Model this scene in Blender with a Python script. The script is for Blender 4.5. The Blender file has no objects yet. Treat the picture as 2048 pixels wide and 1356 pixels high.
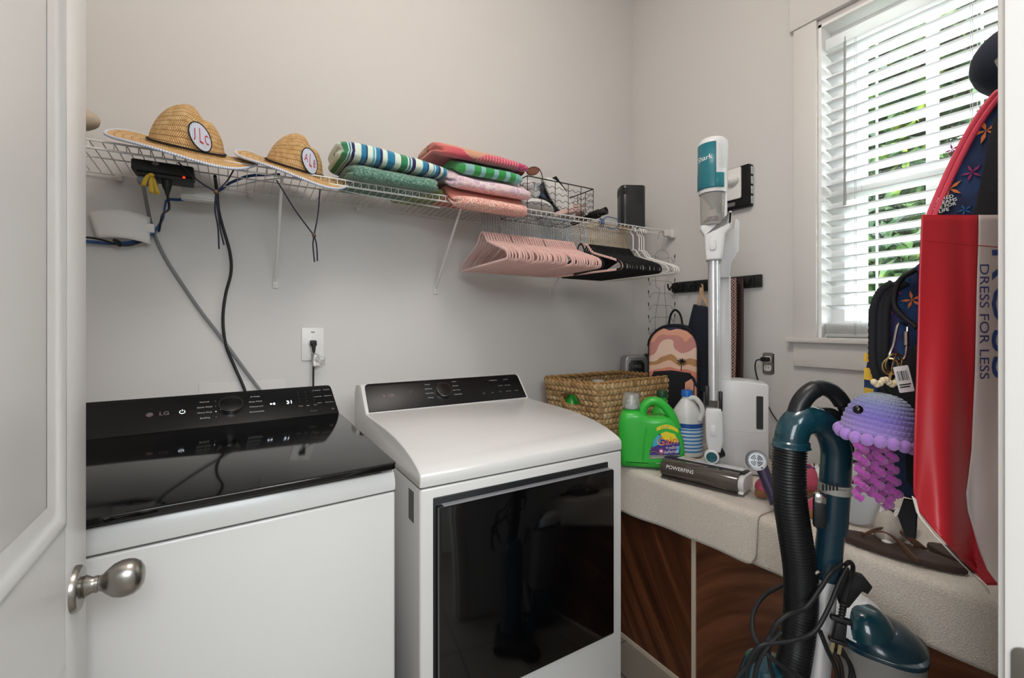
import bpy, bmesh, math, random
from mathutils import Vector, Matrix, Euler
import numpy as np
R = math.radians
PI = math.pi
random.seed(7)
scn = bpy.context.scene
col = scn.collection

# ------------------------------------------------------------------ camera
CH = 1.353
FPX, CXP, HY = 910.0, 1024.0, 650.0
TH = math.atan(0.6088)
cd = bpy.data.cameras.new('camera')
cam = bpy.data.objects.new('camera', cd)
col.objects.link(cam)
cam.location = (0, 0, CH)
cam.rotation_euler = (PI / 2, 0, -TH)
cd.sensor_fit = 'HORIZONTAL'
cd.sensor_width = 36
cd.lens = 36 * FPX / 2048
cd.shift_y = -(678 - HY) / 2048
cd.clip_start = 0.02
scn.camera = cam

# ------------------------------------------------------------------ world and light
w = bpy.data.worlds.new('world')
scn.world = w
w.use_nodes = True
nt = w.node_tree
bg = nt.nodes['Background']
bg.inputs['Color'].default_value = (0.86, 0.93, 1.0, 1)
bg.inputs['Strength'].default_value = 12.0
scn.view_settings.view_transform = 'Standard'
scn.view_settings.look = 'None'
scn.view_settings.gamma = 1
scn.view_settings.exposure = 0.46
scn.view_settings.use_curve_mapping = False

def area(name, loc, rot, sx, sy, power, color):
    l = bpy.data.lights.new(name, 'AREA')
    l.shape = 'RECTANGLE'; l.size = sx; l.size_y = sy
    l.energy = power; l.color = color
    o = bpy.data.objects.new(name, l)
    o.location = loc; o.rotation_euler = rot
    col.objects.link(o)
    return o
WX, DY, CZ = 2.09, 2.005, 3.36      # right wall, back wall, ceiling
pl = bpy.data.lights.new('ceiling_lamp_light', 'POINT'); pl.energy = 27; pl.color = (1.0, 0.93, 0.89); pl.shadow_soft_size = 0.22
plo = bpy.data.objects.new('ceiling_lamp_light', pl); plo.location = (0.45, 0.58, CZ - 0.36); col.objects.link(plo)
area('hall_fill_light', (0.2, -1.3, 2.55), (R(42), 0, R(-10)), 1.8, 1.4, 70, (0.88, 0.95, 1.0))  # added fill from behind the camera, not a fixture of the hall
hl = area('side_fill_light', (-1.45, -0.85, 1.6), (0, 0, 0), 1.1, 1.3, 27, (0.92, 0.96, 1.0))  # unseen fill added to brighten the cabinet towels through the doorway
hl.rotation_euler = (Vector((1.4, 0.5, 0.8)) - hl.location).to_track_quat('-Z', 'Y').to_euler()

# ------------------------------------------------------------------ helpers
def ray(px):
    r = (px - CXP) / FPX
    return (math.sin(TH) + r * math.cos(TH), math.cos(TH) - r * math.sin(TH))
def at(px, py, X=None, Y=None, t=None, Z=None):
    """world point on a real plane (wall, shelf front, bench top) seen at that place"""
    a, b = ray(px)
    if X is not None: t = X / a
    elif Y is not None: t = Y / b
    elif Z is not None: t = (Z - CH) * FPX / (HY - py)
    return Vector((a * t, b * t, CH + (HY - py) / FPX * t))

def lin(h):
    if isinstance(h, str):
        h = h.lstrip('#'); h = [int(h[i:i + 2], 16) / 255 for i in (0, 2, 4)]
    return tuple((c / 12.92 if c <= 0.04045 else ((c + 0.055) / 1.055) ** 2.4) for c in h) + (1,)

MATS = {}
def mat(name, color='#888888', rough=0.5, metal=0.0, spec=0.5, trans=0.0, ior=1.45, coat=0.0, sheen=0.0,
        emit=None, es=1.0, bump=0.0, bscale=200.0, noise=0.0, nscale=30.0, alpha=1.0, sss=0.0):
    if name in MATS: return MATS[name]
    m = bpy.data.materials.new(name); m.use_nodes = True
    N = m.node_tree.nodes; L = m.node_tree.links
    b = N['Principled BSDF']
    c = lin(color)
    b.inputs['Base Color'].default_value = c
    b.inputs['Roughness'].default_value = rough
    b.inputs['Metallic'].default_value = metal
    b.inputs['Specular IOR Level'].default_value = spec
    b.inputs['Transmission Weight'].default_value = trans
    b.inputs['IOR'].default_value = ior
    b.inputs['Coat Weight'].default_value = coat
    b.inputs['Sheen Weight'].default_value = sheen
    b.inputs['Alpha'].default_value = alpha
    if sss: b.inputs['Subsurface Weight'].default_value = sss
    if emit:
        b.inputs['Emission Color'].default_value = lin(emit); b.inputs['Emission Strength'].default_value = es
    if bump or noise:
        tc = N.new('ShaderNodeTexCoord')
        if bump:
            n = N.new('ShaderNodeTexNoise'); n.inputs['Scale'].default_value = bscale; n.inputs['Detail'].default_value = 4
            L.new(tc.outputs['Object'], n.inputs['Vector'])
            bp = N.new('ShaderNodeBump'); bp.inputs['Strength'].default_value = bump; bp.inputs['Distance'].default_value = 0.002
            L.new(n.outputs['Fac'], bp.inputs['Height']); L.new(bp.outputs['Normal'], b.inputs['Normal'])
        if noise:
            n2 = N.new('ShaderNodeTexNoise'); n2.inputs['Scale'].default_value = nscale; n2.inputs['Detail'].default_value = 5
            L.new(tc.outputs['Object'], n2.inputs['Vector'])
            mx = N.new('ShaderNodeMix'); mx.data_type = 'RGBA'
            mx.inputs['A'].default_value = tuple(x * (1 - noise) for x in c[:3]) + (1,)
            mx.inputs['B'].default_value = tuple(min(1, x * (1 + noise)) for x in c[:3]) + (1,)
            L.new(n2.outputs['Fac'], mx.inputs['Factor']); L.new(mx.outputs['Result'], b.inputs['Base Color'])
    MATS[name] = m
    return m

class NT:
    """tiny node-tree helper for the patterned materials"""
    def __init__(s, name, rough=0.8, **kw):
        s.m = mat(name, rough=rough, **kw); s.N = s.m.node_tree.nodes; s.L = s.m.node_tree.links
        s.b = s.N['Principled BSDF']
    def node(s, typ, **kw):
        n = s.N.new(typ)
        for k, v in kw.items():
            if k in n.inputs.keys(): s.plug(n.inputs[k], v)
            else: setattr(n, k, v)
        return n
    def plug(s, inp, v):
        if isinstance(v, bpy.types.NodeSocket): s.L.new(v, inp)
        else: inp.default_value = v
    def st(s):
        a = s.N.new('ShaderNodeAttribute'); a.attribute_name = 'st'; return a.outputs['Vector']
    def obj(s):
        return s.N.new('ShaderNodeTexCoord').outputs['Object']
    def sep(s, v):
        n = s.N.new('ShaderNodeSeparateXYZ'); s.L.new(v, n.inputs[0]); return n.outputs
    def comb(s, x, y, z=0.0):
        n = s.N.new('ShaderNodeCombineXYZ')
        for i, k in enumerate((x, y, z)): s.plug(n.inputs[i], k)
        return n.outputs[0]
    def math(s, op, a, b=0.0, c=0.0):
        n = s.N.new('ShaderNodeMath'); n.operation = op
        s.plug(n.inputs[0], a); s.plug(n.inputs[1], b); s.plug(n.inputs[2], c); return n.outputs[0]
    def mix(s, f, a, b, blend='MIX'):
        n = s.N.new('ShaderNodeMix'); n.data_type = 'RGBA'; n.blend_type = blend
        s.plug(n.inputs['Factor'], f)
        s.plug(n.inputs['A'], lin(a) if isinstance(a, str) else a); s.plug(n.inputs['B'], lin(b) if isinstance(b, str) else b)
        return n.outputs['Result']
    def ramp(s, f, stops, interp='CONSTANT'):
        n = s.N.new('ShaderNodeValToRGB'); n.color_ramp.interpolation = interp
        e = n.color_ramp.elements
        while len(e) < len(stops): e.new(0.5)
        for k, (p, c) in zip(e, stops):
            k.position = p; k.color = lin(c) if isinstance(c, str) else c
        s.plug(n.inputs[0], f); return n.outputs[0]
    def noise(s, v, scale, detail=4, dist=0.0):
        n = s.N.new('ShaderNodeTexNoise'); n.inputs['Scale'].default_value = scale
        n.inputs['Detail'].default_value = detail; n.inputs['Distortion'].default_value = dist
        s.L.new(v, n.inputs['Vector']); return n.outputs['Fac']
    def voro(s, v, scale, feature='F1', out='Distance'):
        n = s.N.new('ShaderNodeTexVoronoi'); n.feature = feature; n.inputs['Scale'].default_value = scale
        s.L.new(v, n.inputs['Vector']); return n.outputs[out]
    def color(s, c): s.plug(s.b.inputs['Base Color'], c)
    def bump(s, h, strength=0.5, dist=0.002):
        n = s.N.new('ShaderNodeBump'); n.inputs['Strength'].default_value = strength; n.inputs['Distance'].default_value = dist
        s.L.new(h, n.inputs['Height']); s.L.new(n.outputs['Normal'], s.b.inputs['Normal'])

_T = {}
def text_mesh(s, bold=False):
    if s in _T: return _T[s]
    cu = bpy.data.curves.new('t', 'FONT'); cu.body = s; cu.size = 1; cu.resolution_u = 3
    cu.align_x = 'CENTER'; cu.align_y = 'CENTER'
    o = bpy.data.objects.new('t', cu); col.objects.link(o)
    dg = bpy.context.evaluated_depsgraph_get(); dg.update()
    me = bpy.data.meshes.new_from_object(o.evaluated_get(dg))
    vs = [v.co.copy() for v in me.vertices]; fs = [list(p.vertices) for p in me.polygons]
    bpy.data.objects.remove(o); bpy.data.curves.remove(cu); bpy.data.meshes.remove(me)
    _T[s] = (vs, fs); return _T[s]

def rot_to(d, up=Vector((0, 0, 1))):
    """matrix whose z axis points along d"""
    d = Vector(d).normalized()
    q = d.to_track_quat('Z', 'Y')
    return q.to_matrix().to_4x4()
def T(x, y, z): return Matrix.Translation((x, y, z))
def RZ(a): return Matrix.Rotation(a, 4, 'Z')
def RX(a): return Matrix.Rotation(a, 4, 'X')
def RY(a): return Matrix.Rotation(a, 4, 'Y')
def SC(x, y, z): return Matrix.Diagonal((x, y, z, 1))
def frame(o, ex, ey, ez=None):
    ex = Vector(ex).normalized(); ey = Vector(ey).normalized()
    if ez is None: ez = ex.cross(ey)
    ez = Vector(ez).normalized()
    M = Matrix.Identity(4)
    for i in range(3):
        M[i][0] = ex[i]; M[i][1] = ey[i]; M[i][2] = ez[i]; M[i][3] = o[i]
    return M

class MB:
    def __init__(s): s.v = []; s.f = []; s.mi = []; s.st = []
    def add(s, vs, fs, M=None, m=0, st=None):
        o = len(s.v)
        for i, v in enumerate(vs):
            v = Vector(v)
            s.v.append(M @ v if M is not None else v)
            s.st.append(st[i] if st else (v.x, v.y))
        for f in fs: s.f.append([i + o for i in f]); s.mi.append(m)
        return s
    def box(s, x0, x1, y0, y1, z0, z1, bev=0.0, seg=2, m=0, M=None):
        bm = bmesh.new(); bmesh.ops.create_cube(bm, size=1)
        for v in bm.verts:
            v.co = Vector(((x0 + x1) / 2 + v.co.x * (x1 - x0), (y0 + y1) / 2 + v.co.y * (y1 - y0), (z0 + z1) / 2 + v.co.z * (z1 - z0)))
        if bev > 0:
            bmesh.ops.bevel(bm, geom=bm.edges[:], offset=bev, segments=seg, affect='EDGES', profile=0.5)
        s.bm(bm, M, m); return s
    def bm(s, bm, M=None, m=0):
        bm.verts.index_update()
        s.add([v.co.copy() for v in bm.verts], [[v.index for v in f.verts] for f in bm.faces], M, m); bm.free()
    def tube(s, pts, r, n=8, closed=False, cap=True, m=0, M=None, flat=1.0):
        pts = [Vector(p) for p in pts]; k = len(pts)
        rs = r if isinstance(r, (list, tuple)) else [r] * k
        tan = []
        for i in range(k):
            a = pts[(i - 1) % k] if (closed or i > 0) else pts[i]
            b = pts[(i + 1) % k] if (closed or i < k - 1) else pts[i]
            d = (b - a); tan.append(d.normalized() if d.length > 1e-9 else Vector((0, 0, 1)))
        up = Vector((0, 0, 1)) if abs(tan[0].z) < 0.9 else Vector((1, 0, 0))
        nn = (up - tan[0] * up.dot(tan[0])).normalized()
        vs = []; st = []; L = 0
        for i in range(k):
            if i:
                nn = (nn - tan[i] * nn.dot(tan[i]))
                if nn.length < 1e-6: nn = tan[i].orthogonal()
                nn.normalize(); L += (pts[i] - pts[i - 1]).length
            bb = tan[i].cross(nn)
            for j in range(n):
                a = 2 * PI * j / n
                vs.append(pts[i] + nn * math.cos(a) * rs[i] * flat + bb * math.sin(a) * rs[i]); st.append((j / n, L))
        fs = []
        for i in range(k if closed else k - 1):
            for j in range(n):
                a = i * n + j; b = i * n + (j + 1) % n; i2 = (i + 1) % k
                fs.append([a, b, i2 * n + (j + 1) % n, i2 * n + j])
        if cap and not closed:
            fs.append(list(range(n))[::-1]); fs.append([(k - 1) * n + j for j in range(n)])
        return s.add(vs, fs, M, m, st)
    def lathe(s, prof, n=24, M=None, m=0, sx=1.0, sy=1.0, a0=0, a1=2 * PI, fn=None):
        full = abs(a1 - a0 - 2 * PI) < 1e-6
        vs = []; fs = []; st = []; cnt = n if full else n + 1; L = 0
        for i, (r, z) in enumerate(prof):
            if i: L += math.hypot(r - prof[i - 1][0], z - prof[i - 1][1])
            for j in range(cnt):
                a = a0 + (a1 - a0) * j / n
                p = Vector((r * math.cos(a) * sx, r * math.sin(a) * sy, z))
                if fn: p = fn(p, a, i)
                vs.append(p); st.append((j / n, L))
        for i in range(len(prof) - 1):
            for j in range(n):
                a = i * cnt + j; b = i * cnt + (j + 1) % cnt
                fs.append([a, b, b + cnt, a + cnt])
        if full:
            if prof[0][0] > 1e-6: fs.append(list(range(cnt))[::-1])
            if prof[-1][0] > 1e-6: fs.append([(len(prof) - 1) * cnt + j for j in range(cnt)])
        return s.add(vs, fs, M, m, st)
    def sphere(s, c, r, nu=16, nv=10, M=None, m=0):
        rx, ry, rz = (r, r, r) if not isinstance(r, (tuple, list)) else r
        prof = [(max(1e-7, math.sin(PI * i / nv)), -math.cos(PI * i / nv)) for i in range(nv + 1)]
        MM = T(*c) @ SC(rx, ry, rz)
        if M is not None: MM = M @ MM
        return s.lathe(prof, nu, MM, m)
    def prism(s, poly, z0, z1, M=None, m=0, bev=0.0, seg=2):
        bm = bmesh.new()
        vs = [bm.verts.new((p[0], p[1], z0)) for p in poly]
        f = bm.faces.new(vs)
        r = bmesh.ops.extrude_face_region(bm, geom=[f])
        for e in r['geom']:
            if isinstance(e, bmesh.types.BMVert): e.co.z = z1
        bmesh.ops.recalc_face_normals(bm, faces=bm.faces[:])
        if bev > 0:
            es = [e for e in bm.edges if abs(e.verts[0].co.z - e.verts[1].co.z) < 1e-7]
            bmesh.ops.bevel(bm, geom=es, offset=bev, segments=seg, affect='EDGES', profile=0.5)
        s.bm(bm, M, m); return s
    def grid(s, fn, nu, nv, M=None, m=0, cu=False, cv=False, uv=None):
        """fn(u,v) -> point, u,v in 0..1; cu/cv close that direction"""
        a = nu if cu else nu + 1; b = nv if cv else nv + 1
        vs = []; st = []
        for i in range(a):
            for j in range(b):
                vs.append(Vector(fn(i / nu, j / nv))); st.append(uv(i / nu, j / nv) if uv else (i / nu, j / nv))
        fs = []
        for i in range(nu):
            for j in range(nv):
                fs.append([i * b + j, ((i + 1) % a) * b + j, ((i + 1) % a) * b + (j + 1) % b, i * b + (j + 1) % b])
        return s.add(vs, fs, M, m, st)
    def text(s, string, size, M, m=0, ext=0.0004):
        vs, fs = text_mesh(string)
        if not vs: return s
        S = M @ SC(size, size, 1)
        k = len(vs)
        return s.add([Vector((v.x, v.y, ext)) for v in vs], fs, S, m)
    def build(s, name, mats, parent=None, sharp=38, sub=0, solid=0.0, soff=0, local=False, bev=0.0, recalc=True, flat=False):
        me = bpy.data.meshes.new(name)
        org = Vector((0, 0, 0))
        vs = s.v
        if not local:
            if parent is not None:
                Mi = WM(parent).inverted(); vs = [Mi @ v for v in vs]
            else:
                xs = [v.x for v in vs]; ys = [v.y for v in vs]; zs = [v.z for v in vs]
                org = Vector(((min(xs) + max(xs)) / 2, (min(ys) + max(ys)) / 2, min(zs)))
                vs = [v - org for v in vs]
        me.from_pydata(vs, [], s.f)
        if not isinstance(mats, (list, tuple)): mats = [mats]
        for m in mats: me.materials.append(m)
        me.polygons.foreach_set('material_index', s.mi)
        at_ = me.attributes.new('st', 'FLOAT2', 'POINT')
        flatl = []
        for a in s.st: flatl += [a[0], a[1]]
        at_.data.foreach_set('vector', flatl)
        me.update()
        if recalc:
            bm = bmesh.new(); bm.from_mesh(me); bmesh.ops.recalc_face_normals(bm, faces=bm.faces[:]); bm.to_mesh(me); bm.free()
        if not flat:
            me.polygons.foreach_set('use_smooth', [True] * len(me.polygons))
            me.set_sharp_from_angle(angle=R(sharp))
        o = bpy.data.objects.new(name, me); o.location = org
        if parent is not None: o.parent = parent
        col.objects.link(o)
        if solid:
            md = o.modifiers.new('solid', 'SOLIDIFY'); md.thickness = solid; md.offset = soff
        if bev:
            md = o.modifiers.new('bevel', 'BEVEL'); md.width = bev; md.segments = 2; md.limit_method = 'ANGLE'
        if sub:
            md = o.modifiers.new('sub', 'SUBSURF'); md.levels = sub; md.render_levels = sub
        return o

def WM(o):
    M = Matrix.LocRotScale(o.location, o.rotation_euler, o.scale)
    return WM(o.parent) @ M if o.parent else M
def tag(o, label=None, cat=None, group=None, kind=None):
    if label: o['label'] = label
    if cat: o['category'] = cat
    if group: o['group'] = group
    if kind: o['kind'] = kind
    return o
def thing(name, label, cat, loc=(0, 0, 0), rz=0.0, group=None, kind=None):
    o = bpy.data.objects.new(name, None); o.empty_display_size = 0.05
    o.location = loc; o.rotation_euler = (0, 0, rz); col.objects.link(o)
    return tag(o, label, cat, group, kind)
def kids(o): return [c for c in bpy.data.objects if c.parent == o]
def copy_tree(o, parent=None):
    c = o.copy(); col.objects.link(c); c.parent = parent
    for ch in kids(o): copy_tree(ch, c)
    return c
def bez(pts, n=10, closed=False):
    """Catmull-Rom through points"""
    P = [Vector(p) for p in pts]; out = []; k = len(P)
    rng = range(k) if closed else range(k - 1)
    for i in rng:
        p0 = P[(i - 1) % k] if closed or i > 0 else P[i] * 2 - P[i + 1]
        p1 = P[i]; p2 = P[(i + 1) % k]
        p3 = P[(i + 2) % k] if closed or i < k - 2 else P[i + 1] * 2 - P[i]
        for j in range(n):
            t = j / n
            out.append(0.5 * ((2 * p1) + (p2 - p0) * t + (2 * p0 - 5 * p1 + 4 * p2 - p3) * t * t + (3 * p1 - p0 - 3 * p2 + p3) * t ** 3))
    if not closed: out.append(P[-1])
    return out
def superell(n, a, b, e=4.0):
    out = []
    for i in range(n):
        t = 2 * PI * i / n; c, s_ = math.cos(t), math.sin(t)
        out.append((a * math.copysign(abs(c) ** (2 / e), c), b * math.copysign(abs(s_) ** (2 / e), s_)))
    return out
def rrect(x0, x1, y0, y1, r, n=5):
    out = []
    for cx, cy, a0 in ((x1 - r, y1 - r, 0), (x0 + r, y1 - r, 90), (x0 + r, y0 + r, 180), (x1 - r, y0 + r, 270)):
        for i in range(n + 1):
            a = R(a0 + 90 * i / n); out.append((cx + r * math.cos(a), cy + r * math.sin(a)))
    return out
# ------------------------------------------------------------------ materials of the room
M_wall = mat('wall_paint', '#cfcdca', 0.85, bump=0.05, bscale=300, noise=0.012, nscale=3)
M_trim = mat('trim_paint', '#d6d4d0', 0.45)
M_door = mat('door_paint', '#dad9d6', 0.35)
M_ceil = mat('ceiling_paint', '#d8d5d0', 0.9)
M_nickel = mat('brushed_nickel', '#a09c96', 0.28, metal=1.0)
t_ = NT('floor_tile', rough=0.45)
o_ = t_.obj()
br = t_.node('ShaderNodeTexBrick', offset=0.0)
t_.L.new(o_, br.inputs['Vector'])
br.inputs['Color1'].default_value = lin('#8d857a'); br.inputs['Color2'].default_value = lin('#857d72')
br.inputs['Mortar'].default_value = lin('#4a443d'); br.inputs['Scale'].default_value = 1
br.inputs['Mortar Size'].default_value = 0.004; br.inputs['Brick Width'].default_value = 0.31; br.inputs['Row Height'].default_value = 0.31
t_.color(t_.mix(0.12, br.outputs['Color'], t_.ramp(t_.noise(o_, 9, 6), [(0.3, '#6f675c'), (0.7, '#a59c90')], 'LINEAR')))
M_floor = t_.m

# ------------------------------------------------------------------ shell
S = 'structure'
FY0, FY1 = 0.02, 0.150          # doorway wall, hall side and room side
LX = -0.82
DL, DR = -0.245, 0.742          # doorway opening
DH = 2.12
b = MB(); b.box(-2.0, 2.7, -2.4, FY0, -0.1, 0.0); b.box(LX - 0.12, WX + 0.12, FY0, DY + 0.12, -0.1, 0.0)
tag(b.build('floor', M_floor), kind=S)
b = MB(); b.box(LX - 0.12, WX + 0.12, FY0, DY + 0.12, CZ, CZ + 0.1); tag(b.build('ceiling', M_ceil), kind=S)
b = MB(); b.box(LX - 0.12, WX + 0.12, DY, DY + 0.12, 0, CZ); tag(b.build('wall_back', M_wall), kind=S)
b = MB(); b.box(LX - 0.12, LX, FY0, DY, 0, CZ); tag(b.build('wall_left', M_wall), kind=S)
# window opening in the right wall
WY0, WY1 = 0.245, 0.962
WZ0, WZ1 = CH - 0.052, CH + 1.255
b = MB()
b.box(WX, WX + 0.12, FY0, WY0, 0, CZ); b.box(WX, WX + 0.12, WY1, DY, 0, CZ)
b.box(WX, WX + 0.12, WY0, WY1, 0, WZ0); b.box(WX, WX + 0.12, WY0, WY1, WZ1, CZ)
tag(b.build('wall_right', M_wall), kind=S)
b = MB()
b.box(LX, DL - 0.02, FY0, FY1, 0, CZ); b.box(DR + 0.02, WX, FY0, FY1, 0, CZ); b.box(DL - 0.02, DR + 0.02, FY0, FY1, DH + 0.02, CZ)
tag(b.build('wall_front', M_wall), kind=S)
# the hall the camera looks in from
HX0, HX1, HYB, HC = -1.9, 2.6, -2.3, 2.75
for nm, q in (('wall_hall_back', (HX0, HX1, HYB - 0.1, HYB, 0, HC)), ('wall_hall_left', (HX0 - 0.1, HX0, HYB, FY0, 0, HC)), ('wall_hall_right', (HX1, HX1 + 0.1, HYB, FY0, 0, HC)),
              ('ceiling_hall', (HX0 - 0.1, HX1 + 0.1, HYB - 0.1, FY0, HC, HC + 0.1))):
    b = MB(); b.box(*q); tag(b.build(nm, M_wall), kind=S)
b = MB(); b.box(HX0, LX - 0.12, FY0, FY0 + 0.05, 0, HC); b.box(WX + 0.12, HX1, FY0, FY0 + 0.05, 0, HC); tag(b.build('wall_hall_front', M_wall), kind=S)
# door jamb with stop and strike plate
tr = thing('trim_1', None, None, (DR, FY0, 0)); tag(tr, kind=S)
b = MB(); b.box(DR, DR + 0.02, FY0, FY1, 0, DH, 0.002); b.box(DR - 0.011, DR, FY0 + 0.005, FY1 - 0.042, 0, DH, 0.003)
b.box(DR + 0.012, DR + 0.07, FY1, FY1 + 0.008, 0, DH + 0.07, 0.003)
b.box(DL - 0.02, DL, FY0, FY1, 0, DH); b.box(DL - 0.02, DR + 0.02, FY0, FY1, DH, DH + 0.02)
b.build('jamb', M_trim, tr)
b = MB(); b.prism(rrect(0, 0.034, -0.05, 0.032, 0.012), 0, 0.0025, frame((DR - 0.0028, FY1 - 0.0395, 0.966), (0, 1, 0), (0, 0, 1), (1, 0, 0)), bev=0.0008)
b.build('strike_plate', M_nickel, tr)
bbm = MB(); bbm.box(LX, -0.36, DY - 0.015, DY, 0, 0.13, 0.004); bbm.box(1.08, 1.44, DY - 0.015, DY, 0, 0.13, 0.004)
tag(bbm.build('baseboard_back', M_trim), kind=S)

# window: casing, sill, apron, frame, glass
win = thing('window_1', None, None, (WX, (WY0 + WY1) / 2, WZ0)); tag(win, kind=S)
cs = 0.092
b = MB()
b.box(WX - 0.018, WX, WY1, WY1 + cs, WZ0, WZ1 + 0.02, 0.002); b.box(WX - 0.018, WX, WY0 - 0.09, WY0, WZ0, WZ1 + 0.02, 0.002)
b.box(WX - 0.026, WX, WY0 - 0.09, WY1 + cs + 0.012, WZ1 + 0.02, WZ1 + 0.20, 0.002)
b.build('casing', M_trim, win)
b = MB(); b.box(WX - 0.045, WX + 0.03, WY0 - 0.09, WY1 + cs + 0.022, WZ0 - 0.022, WZ0, 0.004); b.build('sill', M_trim, win)
b = MB(); b.box(WX - 0.018, WX, WY0 - 0.09, WY1 + cs, WZ0 - 0.125, WZ0 - 0.022, 0.002); b.build('apron', M_trim, win)
M_white = mat('vinyl_white', '#eeeeec', 0.4)
b = MB()
FX0, FX1 = WX + 0.085, WX + 0.115
# jamb liner
b.box(WX, WX + 0.12, WY1 - 0.012, WY1, WZ0, WZ1); b.box(WX, WX + 0.12, WY0, WY0 + 0.012, WZ0, WZ1)
b.box(WX, WX + 0.12, WY0, WY1, WZ1 - 0.012, WZ1); b.box(WX + 0.03, WX + 0.12, WY0, WY1, WZ0, WZ0 + 0.012)
MR = CH + 0.545
for y0, y1 in ((WY1 - 0.062, WY1 - 0.012), (WY0 + 0.012, WY0 + 0.062)): b.box(FX0, FX1, y0, y1, WZ0 + 0.0125, WZ1 - 0.0125)
for z0, z1 in ((WZ0 + 0.013, WZ0 + 0.07), (WZ1 - 0.06, WZ1 - 0.013), (MR, MR + 0.042)): b.box(FX0 - 0.002, FX1 + 0.001, WY0 + 0.014, WY1 - 0.014, z0, z1)
b.box(FX0 + 0.002, FX1 - 0.01, 0.607, 0.640, WZ0 + 0.0125, WZ1 - 0.0125)
for y in (0.795, 0.495): b.box(FX0 + 0.012, FX0 + 0.02, y - 0.003, y + 0.003, MR - 0.45, WZ1)
b.build('window_frame', M_white, win)
M_glass = mat('window_glass', '#ffffff', 0.0)
_g = M_glass.node_tree; _t = _g.nodes.new('ShaderNodeBsdfTransparent'); _gm = _g.nodes.new('ShaderNodeMixShader'); _gl = _g.nodes.new('ShaderNodeBsdfGlossy'); _gl.inputs['Roughness'].default_value = 0.0
_gm.inputs[0].default_value = 0.05; _g.links.new(_t.outputs[0], _gm.inputs[1]); _g.links.new(_gl.outputs[0], _gm.inputs[2]); _g.links.new(_gm.outputs[0], _g.nodes['Material Output'].inputs['Surface'])
b = MB(); b.box(FX0 + 0.014, FX0 + 0.017, WY0 + 0.05, WY1 - 0.05, WZ0 + 0.05, WZ1 - 0.04); b.build('glass', M_glass, win)

# blinds
M_blind = mat('blind_white', '#f4f4f2', 0.45)
_b = M_blind.node_tree; _tl = _b.nodes.new('ShaderNodeBsdfTranslucent'); _tl.inputs['Color'].default_value = (0.95, 0.96, 0.97, 1)
_mx = _b.nodes.new('ShaderNodeMixShader'); _mx.inputs[0].default_value = 0.5
_b.links.new(_b.nodes['Principled BSDF'].outputs[0], _mx.inputs[1]); _b.links.new(_tl.outputs[0], _mx.inputs[2]); _b.links.new(_mx.outputs[0], _b.nodes['Material Output'].inputs['Surface'])
M_wand = mat('blind_wand', '#a5a39e', 0.35, trans=0.2)
BX = WX + 0.047
bl = thing('window_blind', 'white horizontal slat blind lowered over the window', 'blind', (BX, (WY0 + WY1) / 2, WZ0))
BY0, BY1 = WY0 + 0.018, WY1 - 0.018
ztop = CH + 1.192
b = MB(); b.box(BX - 0.028, BX + 0.028, BY0, BY1, ztop - 0.045, ztop, 0.002); b.build('headrail', M_blind, bl)
pitch = 0.0498; nsl = 22
zs_ = ztop - 0.072
b = MB()
tilt = -R(15)
for i in range(nsl):
    z = zs_ - i * pitch
    def sl(u, v, z=z):
        w_ = (u - 0.5) * 0.056
        return (BX + w_ * math.cos(tilt), BY0 + 0.002 + (BY1 - BY0 - 0.004) * v, z + w_ * math.sin(tilt) + 0.0025 * (1 - (2 * u - 1) ** 2))
    b.grid(sl, 4, 1)
b.build('slats', M_blind, bl, solid=0.0028)
b = MB()
for i in range(13): b.box(BX - 0.025, BX + 0.025, BY0, BY1, WZ0 + 0.006 + i * 0.0043, WZ0 + 0.0088 + i * 0.0043, 0.0008, 1)
b.box(BX - 0.026, BX + 0.026, BY0, BY1, WZ0 + 0.001, WZ0 + 0.016, 0.003)
b.build('bottom_stack', M_blind, bl)
b = MB()
for y in (0.835, 0.50):
    for dx in (-0.024, 0.024):
        b.tube([(BX + dx, y, WZ0 + 0.01), (BX + dx, y, ztop - 0.04)], 0.0009, 5)
    b.tube([(BX - 0.022, y + 0.006, WZ0 + 0.01), (BX - 0.022, y + 0.006, ztop - 0.04)], 0.0008, 5)
    for i in range(9): b.tube([(BX - 0.026, y, WZ0 + 0.012 + i * 0.005), (BX - 0.032, y + 0.006, WZ0 + 0.014 + i * 0.005), (BX - 0.026, y, WZ0 + 0.017 + i * 0.005)], 0.0009, 5)
b.build('ladder_cord', mat('cord_white', '#c9c9c6', 0.7), bl)
b = MB(); wy = 0.868
b.tube([(BX - 0.038, wy, ztop - 0.03), (BX - 0.038, wy, ztop - 0.06)], 0.002, 6)
b.tube([(BX - 0.040, wy, ztop - 0.05), (BX - 0.040, wy, ztop - 0.62), (BX - 0.040, wy, ztop - 0.71)], [0.0045, 0.0045, 0.0062], 8)
b.build('tilt_wand', M_wand, bl)

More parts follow.
